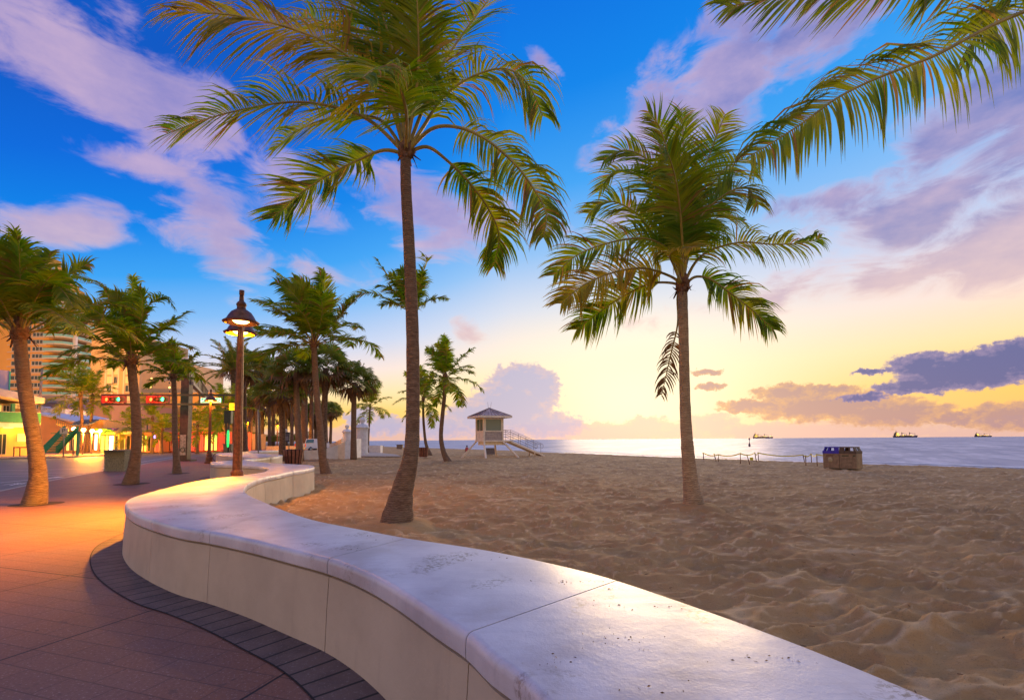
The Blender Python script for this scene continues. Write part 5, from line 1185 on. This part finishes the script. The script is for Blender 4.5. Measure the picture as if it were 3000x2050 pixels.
# --- blue awning building
d = 76; fc = front(238, 300, d); o = fc.root('awning_shop', 'low lit shop with a slanting blue glass awning behind the twin palms'); ux = lambda px: (px-238)*d/F
b = MB(); b.box(0,fc.L,0,9,0,zz(1228,d)); b.build('wall', mat('tan_shop', (.75,.45,.20), .8, .1), o)
b = MB(); b.prism([(ux(240),-.02,zz(1230,d)),(ux(290),-.02,zz(1230,d)),(ux(296),-2.2,zz(1246,d)),(ux(240),-2.2,zz(1246,d))], (0,0,.08)); aw = b.build('awning', mat('awning_blue', (.35,.45,.58), .35), o)
b = MB()
for k in range(6): x = ux(240+k*10); b.tube([(x,-.02,zz(1230,d)+.12),(x+.05,-2.2,zz(1246,d)+.12)], .04, 4)
b.build('bar', M_dark, aw)
for x0_, x1_, g_ in ((258,261,mat('violet_lit', (.5,.3,.8), .5, emit=(.6,.35,1), es=1.5)),(266,274,M_win),(277,286,M_litww),(290,293,mat('cyan_lit', (.2,.8,.7), .5, emit=(.1,.9,.7), es=1.0))): window(o, ux(x0_), ux(x1_), .4, 3.4, g_, 0)
# --- green awning shop and row of shops
def shop(px0, px1, d, ytop, label, wallc, bays, name='shop', canopy=None):
    fc = front(px0, px1, d); o = fc.root(name, label, 'shop', 'row of lit shops across the road'); z = zz(ytop, d); k = px0
    b = MB(); b.box(0,fc.L,0,10,0,z); b.build('wall', mat('wall_'+label[:14].replace(' ','_'), wallc, .8, .15, .4), o)
    b = MB(); b.box(-.1,fc.L+.1,-1.0,-.01,z-.35,z); b.build('fascia', mat('fascia_'+label[:14].replace(' ','_'), canopy or wallc, .6), o)
    for (x0_, x1_, g_) in bays: window(o, (x0_-px0)*d/F, (x1_-px0)*d/F, .15, z-.5, g_, 0)
    return o, fc
d = 74; o, fc = shop(293, 350, d, 1266, 'lime green awninged shop with bright white doorway left of the reddened palm', (.60,.55,.15), [(296,306,M_litg),(309,318,M_lity),(320,333,M_litww),(336,347,M_win)])
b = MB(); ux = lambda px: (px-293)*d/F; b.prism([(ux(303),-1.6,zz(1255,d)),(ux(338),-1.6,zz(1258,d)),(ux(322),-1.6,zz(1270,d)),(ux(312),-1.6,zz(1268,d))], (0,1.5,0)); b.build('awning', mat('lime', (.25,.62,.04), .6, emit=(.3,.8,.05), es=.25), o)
b = MB(); b.prism([(ux(323),-.8,zz(1254,d)),(ux(350),-.8,zz(1254,d)),(ux(342),-.8,zz(1261,d)),(ux(328),-.8,zz(1259,d))], (0,.7,0)); b.build('blue_awning', mat('indigo', (.10,.06,.42), .6), o)
shop(350, 400, 75, 1266, 'orange shop with pale green posts left of the reddened palm trunk', (.75,.32,.10), [(353,368,M_lity),(371,382,M_win),(385,397,M_lity)], canopy=(.5,.6,.35))
o, fc = shop(405, 470, 76, 1267, 'orange cafe with a small blue neon sign', (.72,.28,.10), [(408,420,M_lity),(424,430,M_litg),(433,442,M_win),(455,468,mat('shop_red', (.8,.1,.1), .5, emit=(1,.10,.05), es=.7))])
b = MB(); ux = lambda px: (px-405)*76/F; b.box(ux(449),ux(457),-.2,-.12,zz(1284,76),zz(1276,76)); b.build('neon_sign', mat('neon_blue', (.2,.2,1), .5, emit=(.30,.25,1), es=5), o)
shop(470, 530, 78, 1268, 'dark red shopfront left of the gantry post', (.50,.08,.05), [(473,484,MATS['shop_red']),(488,500,M_win),(504,516,MATS['shop_red'])], canopy=(.6,.05,.03))
shop(555, 640, 80, 1266, 'bright red shopfront with a row of columns right of the gantry post', (.78,.10,.05), [(558,570,MATS['shop_red']),(574,582,M_win),(586,596,MATS['shop_red']),(600,612,M_lity),(616,624,M_lity),(627,636,M_litg)], canopy=(.8,.07,.04))
shop(640, 700, 92, 1272, 'far yellow lit shopfront beside the lamp post', (.75,.35,.10), [(643,655,M_lity),(659,668,M_litg),(672,684,MATS['shop_red']),(688,697,M_lity)], canopy=(.7,.12,.05))
# --- motel with green balcony
fc = Fac(D(-30,1300,56), D(112,1300,60)); d = 58; mo = fc.root('motel', 'two-storey yellow motel with green balcony rail and white slab roof at the left edge'); ux = lambda px: (px+30)*d/F
M_yel = mat('motel_yellow', (.80,.55,.18), .8, .12, .3); M_green = mat('motel_green', (.02,.24,.12), .6, .15); M_slab2 = mat('motel_slab', (.66,.60,.58), .7, .2, .5)
b = MB(); b.box(0,fc.L,2.2,12,0,zz(1180,d)); b.build('wall', M_yel, mo)
b = MB(); b.box(0,fc.L,-.2,2.195,zz(1250,d),zz(1237,d)); b.build('walkway', M_slab2, mo)
b = MB(); b.prism([(-.5,-.6,zz(1136,d)),(ux(80),-.6,zz(1160,d)),(ux(80),-.6,zz(1176,d)),(-.5,-.6,zz(1158,d))], (0,12.5,0)); b.build('roof', M_slab2, mo)
b = MB(); b.box(0,ux(78),-.16,-.12,zz(1236,d),zz(1206,d)); rl = b.build('railing', M_green, mo)
b = MB(); b.box(0,ux(78),-.2,-.08,zz(1206,d),zz(1204.5,d)); b.build('top_rail', M_slab2, rl)
b = MB(); b.prism([(ux(36),-.17,zz(1208,d)),(ux(57),-.17,zz(1210,d)),(ux(54),-.17,zz(1224,d)),(ux(50),-.17,zz(1231,d)),(ux(43),-.17,zz(1230,d)),(ux(39),-.17,zz(1222,d))], (0,-.05,0)); b.build('emblem', mat('emblem_red', (.45,.04,.05), .6, .3, 3), mo)
b = MB()
for (x0_, x1_, y0_, y1_) in ((38,45,1212,1209.5),(48,55,1213,1210.5),(41,45,1219,1216),(47,52,1218.5,1215),(42,51,1224,1222)): b.box(ux(x0_),ux(x1_),-.24,-.225,zz(y0_,d),zz(y1_,d))
b.build('emblem_marks', mat('emblem_white', (.8,.75,.72), .6), mo)
b = MB(); b.box(0,ux(40),4,4.6,zz(1140,d),zz(1076,d)); b.build('billboard', mat('lavender_board', (.42,.36,.50), .7), mo); b = MB(); b.box(ux(40)+.01,ux(43),3.9,4.6,zz(1140,d),zz(1078,d)); b.build('billboard_edge', mat('teal_edge', (.05,.42,.33), .6), mo)
b = MB(); b.box(ux(30),ux(37),1.8,2.19,zz(1205,d),zz(1178,d)); b.build('teal_column', mat('teal_col', (.06,.35,.36), .6), mo)
window(mo, ux(-5), ux(11), zz(1202,d), zz(1183,d), mat('motel_lit', (.8,.8,.3), .5, emit=(.8,.8,.2), es=.7), 1, w=-2.2)
window(mo, ux(13), ux(28), zz(1204,d), zz(1184,d), w=-2.2)
b = MB(); b.box(ux(35),ux(66),2.0,2.19,zz(1192,d),zz(1177,d)); b.build('painted_sign', mat('mural', (.25,.25,.40), .7, .0, 3, col2=(.75,.75,.75)), mo)
b = MB(); b.box(ux(37),ux(75),2.05,2.185,zz(1236,d),zz(1193,d)); b.build('dark_panel', mat('dark_panel', (.14,.12,.12), .7), mo)
window(mo, ux(6), ux(25), .2, zz(1268,d), M_win, 1, w=-2.2); window(mo, ux(48), ux(78), zz(1292,d), zz(1267,d), M_lity, 0, w=-2.2)
b = MB(); b.box(ux(14),ux(34),1.6,2.0,zz(1249,d)-.06,zz(1249,d)); b.build('ceiling_light', mat('tube_light', (1,.8,.5), .5, emit=(1,.65,.2), es=8), mo)
b = MB(); b.box(ux(7),ux(80),-1.6,-1.4,1.0,1.15); b.box(ux(7),ux(8),-1.6,-1.4,0,1.0); b.box(ux(20),ux(21),-1.6,-1.4,0,1.0); b.build('bench_rail', mat('rail_brown', (.25,.10,.05), .7), mo)
for (x, y, z) in ((ux(20),.9,3.1),(ux(70),.9,3.0)): point('porch_light', (x,y-2.8,z), (1,.50,.10), 130, .3, mo)
# stairs
so_ = thing('staircase', 'green outdoor staircase climbing right to left beside the motel', 'staircase', D(120,1300,57)*1.0); so_.location.z = 0
p0 = so_.location.copy(); d = 57; sx = lambda px: (px-120)*d/F
def sz(py): return zz(py, d)
n = 14; b = MB()
for k in range(n):
    x = 121+ (176-121)*k/n; y = 1322-(1322-1256)*k/n; b.box(sx(x), sx(x+5), .3, 1.9, sz(y)-.12, sz(y))
b.build('treads', M_green, so_)
for yy in (0.2, 1.95):
    b = MB(); b.prism([(sx(118),yy,sz(1326)),(sx(126),yy,sz(1328)),(sx(184),yy,sz(1262)),(sx(184),yy,sz(1246)),(sx(178),yy,sz(1248)),(sx(118),yy,sz(1308))], (0,.06,0)); b.build('stringer', M_green, so_)
b = MB()
for k in range(10): x = 112+k*6.2; y = 1222+k*2.6; b.tube([(sx(x),2.2,sz(y+22)),(sx(x),2.2,sz(y))], .03, 4)
b.tube([(sx(112),2.2,sz(1222)),(sx(168),2.2,sz(1245)),(sx(188),2.2,sz(1244))], .04, 4); b.build('railing', M_dark, so_)
b = MB(); b.box(sx(100),sx(188),2.0,3.4,sz(1268),sz(1266)); b.build('landing', M_green, so_); b = MB(); b.box(sx(183),sx(186),1.8,2.1,0,sz(1262)); b.build('post', M_green, so_)
# P sign
ps = D(187,1300,54); ps.z = 0; o = thing('parking_sign', 'white parking sign with a dark P on a thin post by the stairs', 'sign', ps)
b = MB(); b.tube([(0,0,0),(0,0,zz(1251,54))], .05, 6); b.build('post', MATS['galv2'], o); zc = zz(1261,54); b = MB(); b.box(-.42,.42,-.10,-.06,zc-.34,zc+.34); pl = b.build('plate', mat('plate_w', (.75,.62,.42), .6), o)
text_mesh('lettering', 'P', .62, mat('text_dark', (.05,.04,.05), .6), o, Matrix.Translation((.0,-.11,zc)) @ Matrix.Rotation(R(90),4,'X') @ Matrix.Diagonal((1.3,1,1,1)))
# globe lamps
for i, (x, y, dd) in enumerate(((217,1256,60),(245,1259,63),(270,1262,66),(293,1262,70))):
    c = D(x, y, dd); o = thing('globe_lamp', ['first and largest of the glowing globe lamps, right of the parking sign','second glowing globe lamp, beside the twin palm trunks','third glowing globe lamp, under the blue glass awning','last glowing globe lamp, left of the lime awning'][i], 'street lamp', (c.x, c.y, 0), 0, 'globe lamps across the road')
    b = MB(); b.tube([(0,0,0),(0,0,c.z-.2)], .06, 6); b.build('post', mat('pole_pink', (.45,.25,.2), .6), o)
    b = MB(); b.lathe([(.01,-.24),(.16,-.18),(.24,0),(.16,.18),(.01,.24)], (0,0,c.z), 12); b.build('globe', mat('globe', (1,.8,.5), .4, emit=(1,.70,.22), es=30), o)
    point('globe_light', (0,-.3,c.z-.26), (1,.33,.02), 4200, .25, o)
# timber utility pole
c = D(113,1300,72); c.z = 0; o = thing('utility_pole', 'bare weathered utility pole in front of the orange tower', 'utility pole', c); b = MB(); b.tube([(-.3,0,0),(0,0,zz(1076,72))], [.2,.14], 8); b.build('shaft', mat('old_wood', (.36,.28,.24), .9, .3), o)
# distant hedge mass behind the far shops and grove
def bushes(name, lst, label):
    rnd = random.Random(5); b = MB()
    for (px, py, rpx, d) in lst:
        c = D(px, py, d); r = rpx*d/F
        for k in range(420):
            v = Vector((rnd.gauss(0,1), rnd.gauss(0,1), rnd.gauss(0,1))).normalized()*r*rnd.uniform(.5,1.05); v.z *= .7; q = c+v; s = r*.085*rnd.uniform(.7,1.5)
            a = Vector((rnd.uniform(-1,1), rnd.uniform(-1,1), rnd.uniform(-1,1))).normalized(); bb = a.orthogonal().normalized(); b.add([q-a*s, q+bb*s*.6, q+a*s, q-bb*s*.6], [(0,1,2,3)])
    o = b.build(name, M_leaf2); tag(o, label, 'foliage', kind='stuff')
bushes('far_foliage', [(x, 1272+((x*7)%13), 15, 128+((x*3)%20)) for x in range(690, 900, 19)]+[(x, 1285, 14, 120) for x in range(690,900,14)]+[(x,1238,18,140) for x in range(700,880,34)]+[(x,1245,12,112) for x in range(462,515,9)], 'dense dark foliage filling the gaps behind the palm grove')
# dark discs at the trunk feet: shadow painted as flat patches
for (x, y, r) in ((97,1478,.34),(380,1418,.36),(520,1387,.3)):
    c = G(x, y); b = MB(); b.lathe([(.0,.006),(r*1.6,.006)], (c.x, c.y+.1, 0), 20, smooth=False); tag(b.build('foot_shadow_patch', mat('foot_shadow', (.05,.03,.02), .95)), kind='structure')

# dry leaf bits and sand on the coping, twigs on the beach
rnd = random.Random(4); b = MB()
for (px, py, n, sp) in ((1640,1703,9,.05),(1700,1703,12,.10),(1786,1724,7,.05),(1850,1870,16,.12),(1980,1776,5,.04),(1800,1775,10,.1),(1770,1885,9,.1),(1535,1945,7,.06),(1640,1925,6,.06),(2300,1935,8,.06),(2180,1925,8,.06),(1900,2010,6,.05),(1060,1572,8,.1),(1020,1610,10,.09),(1450,1640,4,.1)):
    c = G(px, py, .7005)
    for k in range(n):
        a = rnd.uniform(0,6.28); r = rnd.gauss(0, sp); q = c+Vector((math.cos(a)*r*1.6, math.sin(a)*r*.7, 0)); d = Vector((math.cos(a*3), math.sin(a*3), 0)); l = rnd.uniform(.003,.009); w = Vector((-d.y, d.x, 0))*l*.35
        b.add([q-d*l, q-w, q+d*l+Vector((0,0,l*.3)), q+w+Vector((0,0,l*.5))], [(0,1,2,3)])
o = b.build('leaf_litter', M_dead); tag(o, 'scattered dry leaf crumbs lying on the white wall top', 'litter', kind='stuff')
b = MB()
for k in range(260):
    y = rnd.uniform(2.2, 16); x = rnd.uniform(.1*y-1.2, 1.0*y); 
    if x < 1.9-.35*(y-2)*.3: continue
    z = float(sandz(np.array([x]), np.array([y]))[0])+.004; a = rnd.uniform(0,6.28); l = rnd.uniform(.004,.03); d = Vector((math.cos(a), math.sin(a), .1)); b.tube([Vector((x,y,z))-d*l, Vector((x,y,z))+d*l], .0018+.0008*l*50, 4)
o = b.build('beach_twigs', M_husk); tag(o, 'small dark twigs and weed crumbs strewn over the sand', 'litter', kind='stuff')

# added floodlights, hidden from view, that wash the tower and the hotels orange
def flood(px, d, tgt, w, ang, parent_name):
    c = D(px, 1300, d); c.z = 5.5; o = thing('added_flood_light', parent_name, 'added flood light', (c.x, c.y, 0)); b = MB(); b.tube([(0,0,0),(0,0,5.2)], .09, 6); b.build('pole', M_dark, o)
    b = MB(); b.box(-.3,.3,-.15,.15,5.2,5.5); b.build('lamp_housing', M_dark, o)
    l = point('added_flood_beam', (0,.3,5.7), (1,.42,.07), w, .4, o, spot=ang); l.rotation_euler = (c-Vector(tgt)).to_track_quat('Z','Y').to_euler()
flood(60, 112, D(95, 990, 200), 330000, 62, 'added floodlight on a pole behind the motel washing the tall tower')
flood(430, 84, D(500, 1170, 140), 120000, 80, 'added floodlight on a pole behind the cafe washing the hotels')

for (x, y, r0) in ((1160,1527,.42),(2035,1476,.34),(958,1388,.34),(1315,1351,.34)):
    c = G(x, y); b = MB(); n = 28; rn = random.Random(x); vs = []
    for k, (rr, hh) in enumerate(((.5,.05),(1.0,.045),(1.5,.02),(2.2,-.10))):
        for j in range(n): a = 6.283*j/n; q = r0*rr*(1+.12*math.sin(3*a+x)+rn.uniform(-.04,.04)); vs.append((c.x+q*math.cos(a), c.y+q*math.sin(a)*1.1, hh+rn.uniform(-.012,.012)-.03))
    b.add(vs, [(k*n+j, k*n+(j+1)%n, (k+1)*n+(j+1)%n, (k+1)*n+j) for k in range(3) for j in range(n)], 0, True); tag(b.build('sand_mound', M_sand), kind='structure')

b = MB(); rn = random.Random(9)
for off, wd, zz_ in ((1.6, .9, -.485), (5.5, .6, -.48), (11.0, .8, -.478)):
    ys_ = np.linspace(2, 300, 420); vs = []
    for k, y in enumerate(ys_):
        x = float(np.interp(y, shy, shx)); w = wd*(.4+.9*float(vnoise(np.array([y*.11+off]), np.array([off]), 7)[0]))*(1+y*.01); j = off*(1+y*.004)+1.6*(float(vnoise(np.array([y*.05]), np.array([off*3]), 8)[0])-.5)*off*.4
        vs += [(x+j, y, zz_), (x+j+w*1.4, y+w*.7, zz_)]
    b.add(vs, [(2*k, 2*k+1, 2*k+3, 2*k+2) for k in range(len(ys_)-1)])
o = b.build('surf', mat('foam', (.82,.80,.80), .6, .35, 1.5)); tag(o, 'thin lines of pale surf along the shore', 'surf', kind='stuff')
